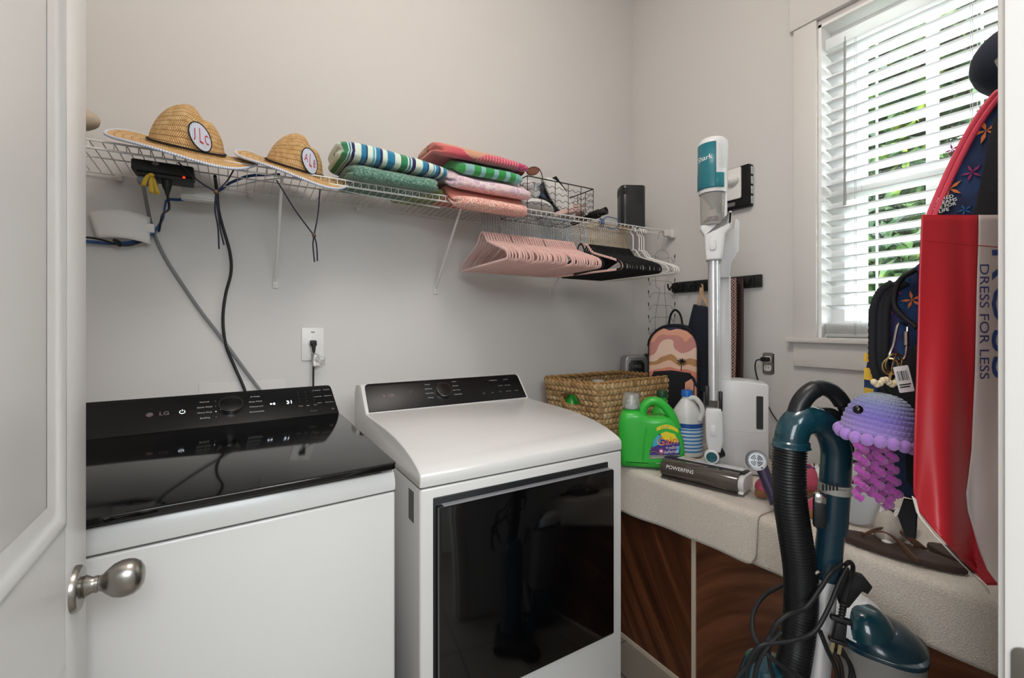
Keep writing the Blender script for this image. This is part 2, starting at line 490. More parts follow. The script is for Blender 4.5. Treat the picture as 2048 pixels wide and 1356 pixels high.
# ------------------------------------------------------------------ door leaf on the left
DX = -0.204
dEnd = 0.979; dH = 2.08
dr = thing('door_1', None, None, (DX, FY1, 0)); tag(dr, kind=S)
b = MB()
b.box(DX - 0.034, DX - 0.007, FY1, dEnd, 0.01, dH, 0.001)
P = ((CH - 0.285, 1.98), (0.22, CH - 0.475))
y0, y1 = 0.26, 0.872
for xo in (DX - 0.035, DX - 0.008):
    b.box(xo, xo + 0.008, FY1, y0, 0.01, dH, 0.0015); b.box(xo, xo + 0.008, y1, dEnd, 0.01, dH, 0.0015)
    for z0, z1 in ((0.01, 0.22), (P[1][1], P[0][0]), (1.98, dH)): b.box(xo, xo + 0.008, y0 - 0.002, y1 + 0.002, z0, z1)
b.build('door_leaf', M_door, dr)
b = MB()
for z0, z1 in P:
    # raised ogee moulding around each panel
    pr = [(0, 0.0), (0.005, 0.003), (0.012, 0.0035), (0.020, -0.002), (0.030, -0.004), (0.045, -0.0065)]
    ring = lambda d: [(y0 + d, z0 + d), (y1 - d, z0 + d), (y1 - d, z1 - d), (y0 + d, z1 - d)]
    vs = []; fs = []
    for d, h in pr:
        for (yy, zz) in ring(d): vs.append((DX + h, yy, zz))
    for i in range(len(pr) - 1):
        for j in range(4):
            fs.append([i * 4 + j, i * 4 + (j + 1) % 4, (i + 1) * 4 + (j + 1) % 4, (i + 1) * 4 + j])
    b.add(vs, fs)
b.build('panel_moulding', M_door, dr, sharp=60)
kz = 0.96; ky = dEnd - 0.062
MK = frame((DX, ky, kz), (0, 1, 0), (0, 0, 1), (1, 0, 0))
k = MB()
k.lathe([(0.0001, 0.009), (0.020, 0.009), (0.030, 0.008), (0.0325, 0.005), (0.033, 0)][::-1], 40, MK)
ro = k.build('rosette', M_nickel, dr)
k = MB()
k.lathe([(0.013, 0.005), (0.016, 0.011), (0.0165, 0.013), (0.012, 0.020), (0.0115, 0.0225), (0.0125, 0.023), (0.0125, 0.027), (0.0115, 0.028), (0.012, 0.031), (0.018, 0.037), (0.0245, 0.045), (0.0275, 0.054), (0.0278, 0.062), (0.026, 0.070), (0.021, 0.077), (0.012, 0.082), (0.0001, 0.0835)], 40, MK @ SC(0.85, 1.0, 1.0))
k.build('door_knob', M_nickel, dr)

# ceiling lamp
M_lamp = mat('lamp_diffuser', '#fff4e4', 0.4, emit='#ffe2c0', es=2.0)
cl = thing('ceiling_lamp', 'round flush ceiling lamp in the middle of the laundry ceiling', 'ceiling lamp', (0.45, 0.58, CZ))
b = MB(); b.lathe([(0.0001, -0.03), (0.17, -0.03), (0.175, 0), (0.0001, 0)], 32, T(0.45, 0.58, CZ)); b.build('lamp_base', M_nickel, cl)
b = MB(); b.lathe([(0.0001, -0.085), (0.08, -0.08), (0.14, -0.06), (0.165, -0.03), (0.0001, -0.03)], 32, T(0.45, 0.58, CZ)); b.build('lamp_diffuser', M_lamp, cl)

# outside the window: lawn, white porch corner, trees
t_ = NT('grass_ground'); t_.color(t_.ramp(t_.noise(t_.obj(), 6, 6), [(0.3, '#2f4a22'), (0.7, '#5f7c3c')], 'LINEAR')); M_grass = t_.m
b = MB(); b.box(WX + 0.13, 26, -18, 16, -0.4, -0.3); gr = b.build('lawn', M_grass); tag(gr, kind=S)
t_ = NT('leaf_green', rough=0.45); n_ = t_.noise(t_.obj(), 3.0, 2)
t_.color(t_.ramp(n_, [(0.35, '#0d1f10'), (0.5, '#1c3819'), (0.62, '#3f5c22'), (0.72, '#86992f')], 'LINEAR')); M_leaf = t_.m
M_bark = mat('tree_bark', '#4a3d32', 0.9, bump=0.6, bscale=40)
def tree(x, y, h, rad, label, seed, n=17000):
    rnd = random.Random(seed)
    t = thing('tree', label, 'tree', (x, y, -0.3), group='trees outside the window')
    b = MB(); b.tube(bez([(x, y, -0.3), (x + 0.1, y + 0.05, h * 0.3), (x - 0.05, y, h * 0.75)], 4), [0.13] * 5 + [0.06] * 4, 8)
    for q in range(5):
        a = rnd.random() * 6.28; z = h * (0.3 + 0.1 * q)
        b.tube([(x, y, z), (x + math.cos(a) * rad * 0.6, y + math.sin(a) * rad * 0.6, z + 0.5)], [0.05, 0.02], 6)
    b.build('trunk', M_bark, t)
    b = MB(); vs = []; fs = []
    for i in range(n):
        a = rnd.random() * 2 * PI; u = rnd.random() ** 0.6; el = rnd.uniform(-1, 1)
        rr = rad * u * math.sqrt(max(0, 1 - el * el * 0.75)) * (0.8 + 0.3 * math.sin(3 * a + 5 * el))
        c = Vector((x + rr * math.cos(a), y + rr * math.sin(a), h * 0.58 + el * h * 0.46))
        s_ = rnd.uniform(0.09, 0.19)
        q = Euler((rnd.uniform(-1, 1), rnd.uniform(-1, 1), rnd.random() * 6.28)).to_matrix()
        o = len(vs)
        for p in ((-1, 0, 0), (0, -0.45, 0.1), (1, 0, -0.1), (0, 0.45, 0.1)): vs.append(c + q @ (Vector(p) * s_))
        fs.append([o, o + 1, o + 2, o + 3])
    b.add(vs, fs); b.build('foliage', M_leaf, t, recalc=False, flat=True)
tree(9.0, 3.2, 7.4, 2.3, 'leafy green tree seen through the middle of the blind', 3)
tree(9.0, -1.9, 7.0, 2.1, 'leafy green tree standing to the right of the middle tree', 5)
tree(14.2, 7.2, 8.2, 2.6, 'taller green tree far back at the left', 8)
tree(14.2, 1.2, 8.2, 2.6, 'taller green tree far back at the right', 11)
M_siding = mat('porch_white', '#e9e9e6', 0.6)
pc = thing('porch_column', 'white boxed porch column outside the left side of the window', 'column', (3.55, 1.58, -0.3))
b = MB(); b.box(3.4, 3.7, 1.39, 1.68, -0.3, 3.4, 0.005); b.build('shaft', M_siding, pc)
b = MB(); b.box(3.36, 3.74, 1.35, 1.72, -0.3, -0.1, 0.005); b.build('plinth', M_siding, pc)
pr_ = thing('carport', 'dark grey low roof of a car port beyond the window', 'roof', (6.2, 1.6, -0.3))
M_dkroof = mat('roof_metal', '#6d7681', 0.35, metal=0.4)
b = MB(); b.prism([(0, 1.05), (2.0, 1.30), (2.0, 1.24), (0, 0.99)], -1.9, 1.5, frame((4.9, 1.6, 0), (1, 0, 0), (0, 0, 1), (0, -1, 0))); b.build('roof_sheet', M_dkroof, pr_)
for y in (0.2, 3.4):
    for x, h in ((5.0, 1.03), (6.8, 1.24)):
        b = MB(); b.box(x - 0.05, x + 0.05, y - 0.05, y + 0.05, -0.3, h); b.build('post', M_siding, pr_)
# ------------------------------------------------------------------ dryer and washer
t_ = NT('appliance_white', rough=0.22, spec=0.5); t_.color(lin('#cfcdca')); M_appl = t_.m
M_black = mat('gloss_black', '#050506', 0.06, spec=0.6)
M_blkpanel = mat('panel_black', '#07080a', 0.34, spec=0.35)
M_dkgrey = mat('dark_grey_plastic', '#1c1d1f', 0.35)
M_glow = mat('panel_print_white', '#bdbdbd', 0.5)
M_print = mat('panel_print_dim', '#7d7d7d', 0.5)
M_logo = mat('logo_rose', '#8f7c80', 0.4, metal=0.3)
M_lit = mat('display_lit', '#ffffff', 0.5, emit='#dff0ff', es=2.0)
M_seam = mat('seam_dark', '#55534f', 0.8)
M_dial = mat('dial_black', '#0d0d0e', 0.25)
M_chrome = mat('chrome', '#c8c8c8', 0.12, metal=1.0)
M_sticker = mat('grey_label', '#6c6a66', 0.6)

def panel_frame(w, y0, z0, y1, z1):
    """frame in the sloping control panel: x along the width, y up the slope, z out of it"""
    ey = Vector((0, y1 - y0, z1 - z0)).normalized()
    return Matrix.Translation((0, y0, z0)) @ frame((0, 0, 0), (1, 0, 0), ey), (Vector((0, y1 - y0, z1 - z0))).length

def machine(name, label, loc, rz, dryer):
    W = 0.686
    t = thing(name, label, 'clothes dryer' if dryer else 'washing machine', loc, rz)
    seam = 0.947 if dryer else 0.956
    D = 0.72
    G = WM(t)
    c = MB()
    c.box(0, W, 0, D, 0.012, seam - 0.0015, 0.008, 3, M=G)
    for fx in (0.05, W - 0.05):
        for fy in (0.05, D - 0.06): c.lathe([(0.02, 0), (0.02, 0.013)], 12, G @ T(fx, fy, 0))
    if dryer:
        pass
    c.build('cabinet', M_appl, t)
    # top shell: curved profile extruded over the width
    if dryer:
        prof = [(0.0, seam + 0.0015), (-0.001, seam + 0.012), (-0.0005, seam + 0.026), (0.003, seam + 0.034), (0.012, seam + 0.0405), (0.03, seam + 0.048), (0.07, seam + 0.061),
                (0.13, seam + 0.074), (0.21, seam + 0.084), (0.32, seam + 0.090), (0.52, seam + 0.092), (0.55, seam + 0.094), (0.625, 1.128), (0.636, 1.133), (0.648, 1.133), (0.70, 1.128), (0.72, 1.10), (0.72, seam + 0.0015)]
    else:
        prof = [(0.0, seam + 0.0015), (-0.002, seam + 0.015), (0.0, seam + 0.030), (0.006, seam + 0.044), (0.02, seam + 0.052), (0.10, seam + 0.058), (0.47, seam + 0.085), (0.49, seam + 0.10), (0.597, 1.138), (0.606, 1.142), (0.62, 1.142), (0.70, 1.13), (0.72, 1.10), (0.72, seam + 0.0015)]
    s_ = MB()
    n = len(prof)
    # rounded side edges: shrink the profile slightly at the two ends
    secs = [(0.0, 0.006), (0.0018, 0.0022), (0.006, 0.0), (W - 0.006, 0.0), (W - 0.0018, 0.0022), (W, 0.006)]
    vs = []; fs = []
    for x, ins in secs:
        for (y, z) in prof: vs.append((x, y + (ins * 0.5 if y < 0.4 else 0), z - (ins if z > seam + 0.02 else 0)))
    for i in range(len(secs) - 1):
        for j in range(n): fs.append([i * n + j, i * n + (j + 1) % n, (i + 1) * n + (j + 1) % n, (i + 1) * n + j])
    fs.append(list(range(n))); fs.append([(len(secs) - 1) * n + j for j in range(n)][::-1])
    s_.add(vs, fs, G); s_.build('top_cover', M_appl, t, sharp=30)
    # control panel
    if dryer: y0, z0, y1, z1 = 0.552, 1.044, 0.628, 1.1335
    else: y0, z0, y1, z1 = 0.494, 1.062, 0.600, 1.1425
    F, PL = panel_frame(W, y0, z0, y1, z1)
    F = G @ F
    e0 = 0.012 if dryer else 0.004
    p = MB()
    r_ = 0.014
    poly = [(e0, 0), (W - e0, 0)] + [(W - e0 - 0.002 - r_ + r_ * math.cos(R(a)), PL - r_ + r_ * math.sin(R(a))) for a in (0, 30, 60, 90)] + [(e0 + 0.002 + r_ - r_ * math.sin(R(a)), PL - r_ + r_ * math.cos(R(a))) for a in (0, 30, 60, 90)]
    p.prism(poly, -0.004, 0.004, F, bev=0.001)
    pan = p.build('control_panel', M_blkpanel, t)
    # knob
    kx = (0.294 if dryer else 0.290)
    kx = W * (0.448 if dryer else 0.558)
    k = MB(); KM = F @ T(kx, PL * 0.52, 0.004)
    k.lathe([(0.030, 0), (0.0305, 0.014), (0.0295, 0.0155), (0.028, 0.016), (0.0001, 0.0155)], 40, KM); kn = k.build('dial', M_dial, t)
    k = MB(); k.lathe([(0.0308, 0.0), (0.0312, 0.0), (0.0316, 0.012), (0.0305, 0.0152), (0.0300, 0.0152), (0.0303, 0.012)], 40, KM); k.build('dial_ring', M_chrome, kn)
    # prints
    q = MB()
    def tx(s, u, v, size, m=0, w_=0.0): q.text(s, size, F @ T(u * W, v * PL, 0.0043 + w_), m)
    if dryer:
        q.lathe([(0.0001, 0.0006), (0.0065, 0.0006)], 20, F @ T(0.075, PL * 0.52, 0.004), 1)
        q.text('LG', 0.017, F @ T(0.102, PL * 0.52, 0.0042), 1)
        for i, s in enumerate(('Normal', 'Quick Dry', 'Heavy Duty', 'Bedding')): tx(s, 0.448 - 0.083, 0.82 - 0.17 * i, 0.0066, 0)
        for i, s in enumerate(('AI Dry', 'Delicates', 'Perm. Press', 'Downloaded')): tx(s, 0.448 + 0.085, 0.86 - 0.17 * i, 0.0066, 0)
        for i, s in enumerate(('Sensor Dry', 'Damp Dry', 'Reduce Static')): tx(s, 0.78 + 0.05 * i, 0.55 if i else 0.8, 0.0050, 0)
        for i, s in enumerate(('Temp', 'Time', 'Dry', 'Steam Fresh', 'Wrinkle')): tx(s, 0.70 + 0.057 * i, 0.30, 0.0050, 0)
        tx('More Time', 0.80, 0.80, 0.0055); tx('Less Time', 0.88, 0.80, 0.0055)
        q.tube([F @ Vector((0.258 * W + 0.006 * math.cos(a), PL * 0.6 + 0.006 * math.sin(a), 0.0045)) for a in [R(120 + 300 * i / 10) for i in range(11)]], 0.0005, 4, m=1)
    else:
        q.lathe([(0.0001, 0.0006), (0.0080, 0.0006)], 20, F @ T(0.172 + 0.02, PL * 0.50, 0.004), 1)
        q.text('LG', 0.019, F @ T(0.224, PL * 0.50, 0.0042), 1)
        for i, s in enumerate(('Normal', 'Quick Wash', 'Heavy Duty', 'Bedding')):
            q.text(s, 0.0074, F @ T(kx - 0.065, PL * (0.74 - 0.16 * i), 0.0043), 0)
            q.lathe([(0.0001, 0.0006), (0.0011, 0.0006)], 8, F @ T(kx - 0.038, PL * (0.74 - 0.16 * i), 0.004), 2 if i == 2 else 0)
        for i, s in enumerate(('AI Wash', 'Deep Wash', 'Waterproof', 'Downloaded')): q.text(s, 0.0074, F @ T(kx + 0.066, PL * (0.78 - 0.16 * i), 0.0043), 0)
        q.tube([F @ Vector((kx - 0.118 + 0.0065 * math.cos(a), PL * 0.5 + 0.0065 * math.sin(a), 0.0045)) for a in [R(120 + 300 * i / 10) for i in range(11)]], 0.0006, 4, m=2)
        q.tube([F @ Vector((kx - 0.118, PL * 0.5 + d, 0.0045)) for d in (0.003, 0.009)], 0.0006, 4, m=2)
        q.add([(-0.003, -0.004, 0.0005), (0.004, 0, 0.0005), (-0.003, 0.004, 0.0005)], [[0, 1, 2]], F @ T(kx + 0.108, PL * 0.5, 0.004), 2)
        for dx in (0.0065, 0.0095): q.box(dx - 0.0007, dx + 0.0007, -0.004, 0.004, 0, 0.0005, M=F @ T(kx + 0.108, PL * 0.5, 0.004), m=2)
        q.text('31', 0.020, F @ T(kx + 0.160, PL * 0.50, 0.0043), 2)
        for i, (s, u, v) in enumerate((('Temp', .70, .28), ('Spin', .7, .28))): pass
        for j, s in enumerate(('Temp', 'Spin', 'Soil')):
            q.text(s, 0.0055, F @ T(kx + 0.190 + 0.022 * j, PL * 0.34, 0.0043), 0)
            for z in range(4): q.lathe([(0.0001, 0.0006), (0.0009, 0.0006)], 6, F @ T(kx + 0.190 + 0.022 * j, PL * (0.50 + 0.1 * z), 0.004), 0)
        for j, (a, b2) in enumerate((('TurboWash', 'Deep Fill'), ('Tub Clean', 'Delay Start'), ('Steam', 'Extra Rinse'))):
            q.text(a, 0.0054, F @ T(kx + 0.248, PL * (0.83 - 0.22 * j), 0.0043), 0); q.text(b2, 0.0054, F @ T(kx + 0.279, PL * (0.83 - 0.22 * j), 0.0043), 0)
        q.text('10', 0.011, F @ T(kx + 0.283, PL * 0.15, 0.0043), 1)
        q.text('Remote', 0.006, F @ T(kx + 0.225, PL * 0.15, 0.0043), 1)
    q.build('panel_lettering', [M_glow, M_logo, M_lit], pan, recalc=False)
    return t, G, W, seam

dryer, G, W, seam = machine('clothes_dryer', 'white front-loading clothes dryer with black glass door', (0.391, 1.08, 0), 0, True)
# dryer door: recessed pocket and glass leaf
d = MB()
d.box(0.034, 0.622, -0.004, 0.002, 0.375, 0.918, 0.002, M=G)
pk = d.build('door_frame', M_dkgrey, dryer)
d = MB(); d.prism(rrect(0.040, 0.622, 0.388, 0.902, 0.006), 0, 0.026, G @ frame((0, -0.030, 0), (1, 0, 0), (0, 0, 1), (0, 1, 0)), bev=0.002)
gl = d.build('door_glass', M_black, dryer)
d = MB(); d.box(0.052, 0.612, -0.0285, -0.008, 0.9005, 0.9035, 0.0008, M=G); d.build('door_edge', mat('edge_grey', '#77777a', 0.3), gl)
d = MB(); d.box(0.0, 0.6, -0.0004, 0.0, 0, 0.0, M=G) if False else None
s_ = MB(); s_.box(-0.0006, 0.0005, 0.045, 0.085, 0.845, 0.925, M=G); s_.build('rating_label', M_sticker, dryer)
s_ = MB()
s_.box(0.001, W - 0.001, 0.0005, 0.70, seam - 0.0016, seam + 0.0016, M=G); s_.build('seam', M_seam, dryer)
s_ = MB(); s_.tube([G @ Vector((-0.0002, 0.09 + 0.10 * math.sin(R(a)) , 0.70 - 0.13 * (1 - math.cos(R(a))) + 0.12)) for a in range(0, 95, 6)] + [G @ Vector((-0.0002, 0.19, z)) for z in (0.5, 0.2, 0.05)], 0.0008, 5) if False else None
d.v and None

washer, G, W, seam = machine('washing_machine', 'white top-loading washing machine with glossy black lid', (0.330 - 0.686 * math.cos(R(4)), 1.08 - 0.686 * math.sin(R(4)), 0), R(4), False)
l = MB()
def lid(u, v):
    x = 0.004 + (W - 0.008) * u
    y = -0.012 + 0.500 * v
    z = 1.0185 + 0.038 * v + 0.004 * math.sin(PI * v)
    return G @ Vector((x, y, z))
ed = rrect(0.002, W - 0.002, -0.016, 0.488, 0.012)
ang = math.atan2(0.040, 0.50)
l.prism(ed, -0.007, 0.007, G @ T(0, 0, 1.0195) @ RX(ang), bev=0.0025, seg=3)
l.build('lid', M_black, washer)
l = MB(); l.box(0.03, W - 0.03, 0.0, 0.45, -0.018, -0.008, 0.006, M=G @ T(0, 0, 1.0195) @ RX(ang)); l.build('lid_underside', M_dkgrey, washer)
s_ = MB(); s_.box(0.001, W - 0.001, 0.0005, 0.70, seam - 0.0016, seam + 0.0016, M=G); s_.build('seam', M_seam, washer)
s_ = MB(); s_.lathe([(0.0001, 0.0025), (0.009, 0.002), (0.011, 0)], 20, G @ T(0.60, 0.010, seam + 0.044) @ RX(R(60)) @ SC(1, 0.5, 1)); s_.build('front_bumper', M_appl, washer)
from mathutils import noise as mnoise
# ------------------------------------------------------------------ wire shelf
M_wire = mat('white_coated_wire', '#d9d7d3', 0.35)
SY, BYR = 1.700, 1.990
ZT, ZL = 1.871, 1.849
sh = thing('wire_shelf', 'long white wire shelf with lip running along the back wall', 'shelf', (0.65, DY, ZT))
SX0, SX1 = -0.80, 2.035
b = MB(); b.tube([(SX0, SY, ZT), (SX1, SY, ZT)], 0.0030); b.tube([(SX0, SY, ZL), (SX1, SY, ZL)], 0.0034)
b.build('front_rail', M_wire, sh)
b = MB(); b.tube([(SX0, BYR, ZT - 0.016), (SX1 + 0.03, BYR, ZT - 0.016)], 0.0028); b.build('back_rail', M_wire, sh)
b = MB(); x = SX0 + 0.01
b.tube([(SX0, 1.85, ZT - 0.0045), (SX1, 1.85, ZT - 0.0045)], 0.0025, 6)
while x < SX1:
    b.tube([(x, SY, ZL), (x, SY - 0.0015, ZT - 0.004), (x, SY + 0.004, ZT + 0.001), (x, BYR, ZT - 0.0125)], 0.0015, 5); x += 0.0275
b.build('wire_deck', M_wire, sh)
for bx in (0.135, 0.80, 1.465):
    b = MB(); b.tube([(bx, SY + 0.006, ZL + 0.004), (bx, DY - 0.012, 1.535), (bx, DY - 0.004, 1.522)], 0.0052, 8, flat=0.6)
    b.box(bx - 0.009, bx + 0.009, DY - 0.006, DY - 0.0005, 1.497, 1.535, 0.002)
    b.lathe([(0.0042, 0), (0.003, 0.003), (0.0001, 0.0035)], 10, frame((bx, DY - 0.006, 1.512), (1, 0, 0), (0, 0, 1), (0, -1, 0)))
    b.build('support_bracket', M_wire, sh)
for bx in (-0.335, 0.05, 0.45, 1.15, 1.75):
    b = MB(); b.box(bx - 0.010, bx + 0.010, DY - 0.018, DY - 0.0005, ZT - 0.034, ZT - 0.008, 0.004)
    b.lathe([(0.0045, 0), (0.003, 0.002), (0.0001, 0.0025)], 10, frame((bx, DY - 0.018, ZT - 0.024), (1, 0, 0), (0, 0, 1), (0, -1, 0)))
    b.build('wall_clip', M_wire, sh)
b = MB(); b.box(2.018, 2.062, SY - 0.010, SY + 0.012, ZL - 0.008, ZT + 0.005, 0.004); b.box(2.062, WX - 0.001, SY - 0.016, SY + 0.018, ZL - 0.014, ZT + 0.012, 0.004)
b.tube([(2.07, SY + 0.02, ZT + 0.008), (2.07, SY + 0.05, ZT + 0.012)], 0.004, 8)
b.build('end_bracket', M_wire, sh)

# ------------------------------------------------------------------ folded towels
def towel_mat(name, **kw):
    t = NT(name, rough=0.95, sheen=0.3)
    n = t.noise(t.obj(), 420, 3); t.bump(n, 0.8, 0.003)
    return t
def wob(p, k, s, seed=0.0): return mnoise.noise(Vector((p[0] * k + seed, p[1] * k - seed, p[2] * k + seed * 2))) * s
def towel(name, label, x0, x1, y0, y1, z0, z1, m, rz=0.0, seed=1.0, folds=2, sag=0.0, group='folded towels on the wire shelf', hump=0.0, droop=0.0):
    cx, cy = (x0 + x1) / 2, (y0 + y1) / 2; L, D, H = (x1 - x0) / 2, (y1 - y0) / 2, (z1 - z0) / 2; zc = (z0 + z1) / 2
    Rz = Matrix.Rotation(rz, 3, 'Z')
    def f(u, v):
        a = 2 * PI * u
        w_ = v * 2 - 1
        w_ = math.sin(w_ * PI / 2) * 0.35 + w_ * 0.65
        s_ = max(0.0, 1 - abs(w_) ** 9) ** (1 / 3.2)
        c, sn = math.cos(a), math.sin(a)
        yy = math.copysign(abs(c) ** 0.55, c) * D * (0.03 + 0.97 * s_)
        zz = math.copysign(abs(sn) ** 0.62, sn) * H * (0.02 + 0.98 * s_)
        xx = w_ * L
        # layer grooves on the ends and the back
        g = 0
        q = abs(math.sin((zz / H + 1) * 0.5 * PI * folds))
        g = (1 - q) ** 3 * 0.012
        if s_ < 0.98: xx -= math.copysign(g * (1 - s_ ** 6), w_)
        elif yy < 0 and folds > 1: yy += g * 0.0
        p = Vector((xx, yy, zz))
        zz += wob(p, 9, H * 0.22, seed) * (1 if zz > 0 else 0.35) * s_
        yy += wob(p, 7, 0.008, seed + 5)
        if zz > 0: zz += hump * math.cos(w_ * PI / 2) - sag * w_
        q_ = Rz @ Vector((xx, yy, 0))
        dq = min(1.0, max(0.0, (SY + 0.03 - (cy + q_.y)) / 0.10)); zz -= droop * dq * dq * (3 - 2 * dq)
        return (cx + q_.x, cy + q_.y, zc + zz)
    b = MB()
    # st: x = position along the towel, y = height
    b.grid(f, 48, 60, cu=True, uv=lambda u, v: (v, u))
    o = b.build(name, m, sharp=75)
    tag(o, label, 'towel', group)
    return o

t_ = towel_mat('teal_grey_terry'); n_ = t_.noise(t_.obj(), 150, 5)
t_.color(t_.ramp(n_, [(0.3, '#3d6256'), (0.5, '#5f8a7b'), (0.68, '#93b3a0')], 'LINEAR')); M_tg = t_.m
t_ = towel_mat('blue_striped_terry'); s_ = t_.sep(t_.st())
W_, NV, BL, GR, LB = '#dfeee0', '#25285c', '#2482ab', '#2f8a5a', '#5db3cf'
seq = [(W_, 2), (GR, 2.4), (W_, .5), (BL, .6), (W_, .5), (NV, 1.3), (W_, 2.6), (BL, 1.9), (NV, .5), (W_, 1.9), (LB, .7), (W_, .4), (BL, 1.4), (NV, .9), (W_, 1.6), (BL, 2.6)]
def stripes(t, fac, seq, off=0.0):
    tot = sum(q[1] for q in seq); p = 0; st = []
    for c, q in seq: st.append((p / tot, c)); p += q
    return t.ramp(fac, st)
fr = t_.math('FRACT', t_.math('MULTIPLY', s_[0], 2.2))
c_ = stripes(t_, fr, seq)
t_.color(c_); M_bs = t_.m
t_ = towel_mat('coral_terry'); s_ = t_.sep(t_.st()); ob = t_.obj()
fl = t_.math('GREATER_THAN', t_.noise(ob, 260, 2), 0.50)
zz_ = t_.sep(ob)[2]
band = t_.math('MULTIPLY', fl, t_.math('LESS_THAN', t_.math('ADD', zz_, t_.math('MULTIPLY', t_.noise(ob, 20, 2), 0.02)), 0.056))
t_.color(t_.mix(band, '#e0816c', '#f3dcd0')); M_cor = t_.m
t_ = towel_mat('lavender_terry'); ob = t_.obj()
d_ = t_.voro(ob, 38, 'DISTANCE_TO_EDGE')
c1 = t_.mix(t_.math('LESS_THAN', d_, 0.10), '#d9b7cf', '#f0e2e2')
t_.color(t_.mix(t_.ramp(t_.noise(ob, 9, 3), [(0.4, '#000000'), (0.62, '#ffffff')], 'LINEAR'), c1, '#eed3d6')); M_lav = t_.m
t_ = towel_mat('green_striped_terry'); s_ = t_.sep(t_.st())
t_.color(t_.ramp(s_[0], [(0, '#2f9a4a'), (0.12, '#86bcb8'), (0.24, '#2f9a4a'), (0.33, '#8fc4c6'), (0.385, '#2f9a4a'), (0.485, '#8fc4c6'), (0.54, '#2f9a4a'), (0.63, '#8fc4c6'), (0.69, '#2f9a4a'), (0.77, '#7ab9b4')])); M_gst = t_.m
t_ = towel_mat('pink_print_terry'); s_ = t_.sep(t_.st()); ob = t_.obj()
g0 = t_.ramp(s_[0], [(0.0, '#d9776a'), (0.25, '#d8566c'), (0.6, '#d5406f'), (1.0, '#c23a78')], 'LINEAR')
sc = t_.node('ShaderNodeVectorMath', operation='MULTIPLY'); t_.L.new(t_.comb(s_[0], t_.math('MULTIPLY', s_[1], 1.5)), sc.inputs[0]); sc.inputs[1].default_value = (38, 30, 1)
vo = t_.node('ShaderNodeTexVoronoi'); vo.inputs['Randomness'].default_value = 0.0; vo.inputs['Scale'].default_value = 1.0; t_.L.new(sc.outputs[0], vo.inputs['Vector'])
dots = t_.math('MULTIPLY', t_.math('LESS_THAN', vo.outputs['Distance'], 0.33), t_.math('MULTIPLY', t_.math('GREATER_THAN', s_[0], 0.38), t_.math('LESS_THAN', s_[0], 0.78)))
g1 = t_.mix(dots, g0, '#eba79a')
tri = t_.math('LESS_THAN', t_.math('ADD', t_.math('ABSOLUTE', t_.math('SUBTRACT', s_[0], 0.36)), t_.math('MULTIPLY', t_.math('SUBTRACT', s_[1], 0.45), 1.1)), 0.13)
wv = t_.math('LESS_THAN', t_.math('ABSOLUTE', t_.math('SUBTRACT', t_.math('FRACT', t_.math('ADD', t_.math('MULTIPLY', s_[0], 9), t_.math('MULTIPLY', s_[1], 11))), 0.5)), 0.05)
wv = t_.math('MULTIPLY', wv, t_.math('GREATER_THAN', s_[0], 0.80))
t_.color(t_.mix(wv, t_.mix(tri, g1, '#d9a184'), '#eab0b0')); M_pnk = t_.m
t_ = towel_mat('olive_terry'); t_.color(t_.ramp(t_.noise(t_.obj(), 30, 4), [(0.35, '#6a7d3f'), (0.65, '#9aa86a')], 'LINEAR')); M_olv = t_.m

ZS = ZT + 0.0045
towel('folded_towel', 'plain grey-green towel under the blue striped towel', 0.335, 0.690, 1.635, 1.93, ZS, ZS + 0.060, M_tg, seed=2, droop=0.014)
towel('folded_towel', 'blue, green and white striped beach towel, folded on top of the grey-green one', 0.300, 0.735, 1.630, 1.92, ZS + 0.060, ZS + 0.124, M_bs, rz=R(1), seed=4, sag=0.014, droop=0.010)
towel('folded_towel', 'coral towel with a speckled white band, lowest of the right stack', 0.722, 1.075, 1.585, 1.93, ZS, ZS + 0.056, M_cor, seed=6, droop=0.068)
towel('folded_towel', 'pale pink and lavender patterned towel between the coral and the green striped towel', 0.705, 1.105, 1.600, 1.93, ZS + 0.056, ZS + 0.110, M_lav, seed=8, sag=0.004, droop=0.048)
towel('folded_towel', 'green and light blue wide striped towel under the bright pink one', 0.745, 1.060, 1.61, 1.92, ZS + 0.110, ZS + 0.160, M_gst, seed=10, folds=1, droop=0.038)
towel('folded_towel', 'bright pink and orange printed beach towel on top of the right stack', 0.665, 1.105, 1.62, 1.94, ZS + 0.160, ZS + 0.210, M_pnk, seed=12, sag=0.008, droop=0.030)
# towels lying deeper on the shelf behind the front ones
towel('folded_towel', 'olive green towel lying flat at the bottom behind the coral towel', 0.56, 0.74, 1.72, 1.96, ZS, ZS + 0.035, M_olv, seed=15)

# ------------------------------------------------------------------ straw hats
t_ = NT('woven_straw', rough=0.6); s_ = t_.sep(t_.st())
U_ = t_.math('MULTIPLY', s_[0], 62); V_ = t_.math('MULTIPLY', s_[1], 52)
row = t_.math('FLOOR', V_); fv = t_.math('FRACT', V_)
par = t_.math('SUBTRACT', t_.math('MULTIPLY', t_.math('FRACT', t_.math('MULTIPLY', row, 0.5)), 4), 1)
d_ = t_.math('FRACT', t_.math('ADD', t_.math('MULTIPLY', U_, 2.6), t_.math('MULTIPLY', par, t_.math('MULTIPLY', fv, 1.5))))
hh = t_.math('MULTIPLY', t_.math('MINIMUM', t_.math('MULTIPLY', t_.math('MINIMUM', d_, t_.math('SUBTRACT', 1.0, d_)), 4), 1.0), t_.math('MINIMUM', t_.math('MULTIPLY', t_.math('MINIMUM', fv, t_.math('SUBTRACT', 1.0, fv)), 9), 1.0))
n_ = t_.noise(t_.obj(), 60, 4)
t_.color(t_.mix(hh, '#94683a', t_.ramp(n_, [(0.3, '#cfa263'), (0.7, '#f0d09a')], 'LINEAR')))
t_.bump(hh, 0.7, 0.002); M_straw = t_.m
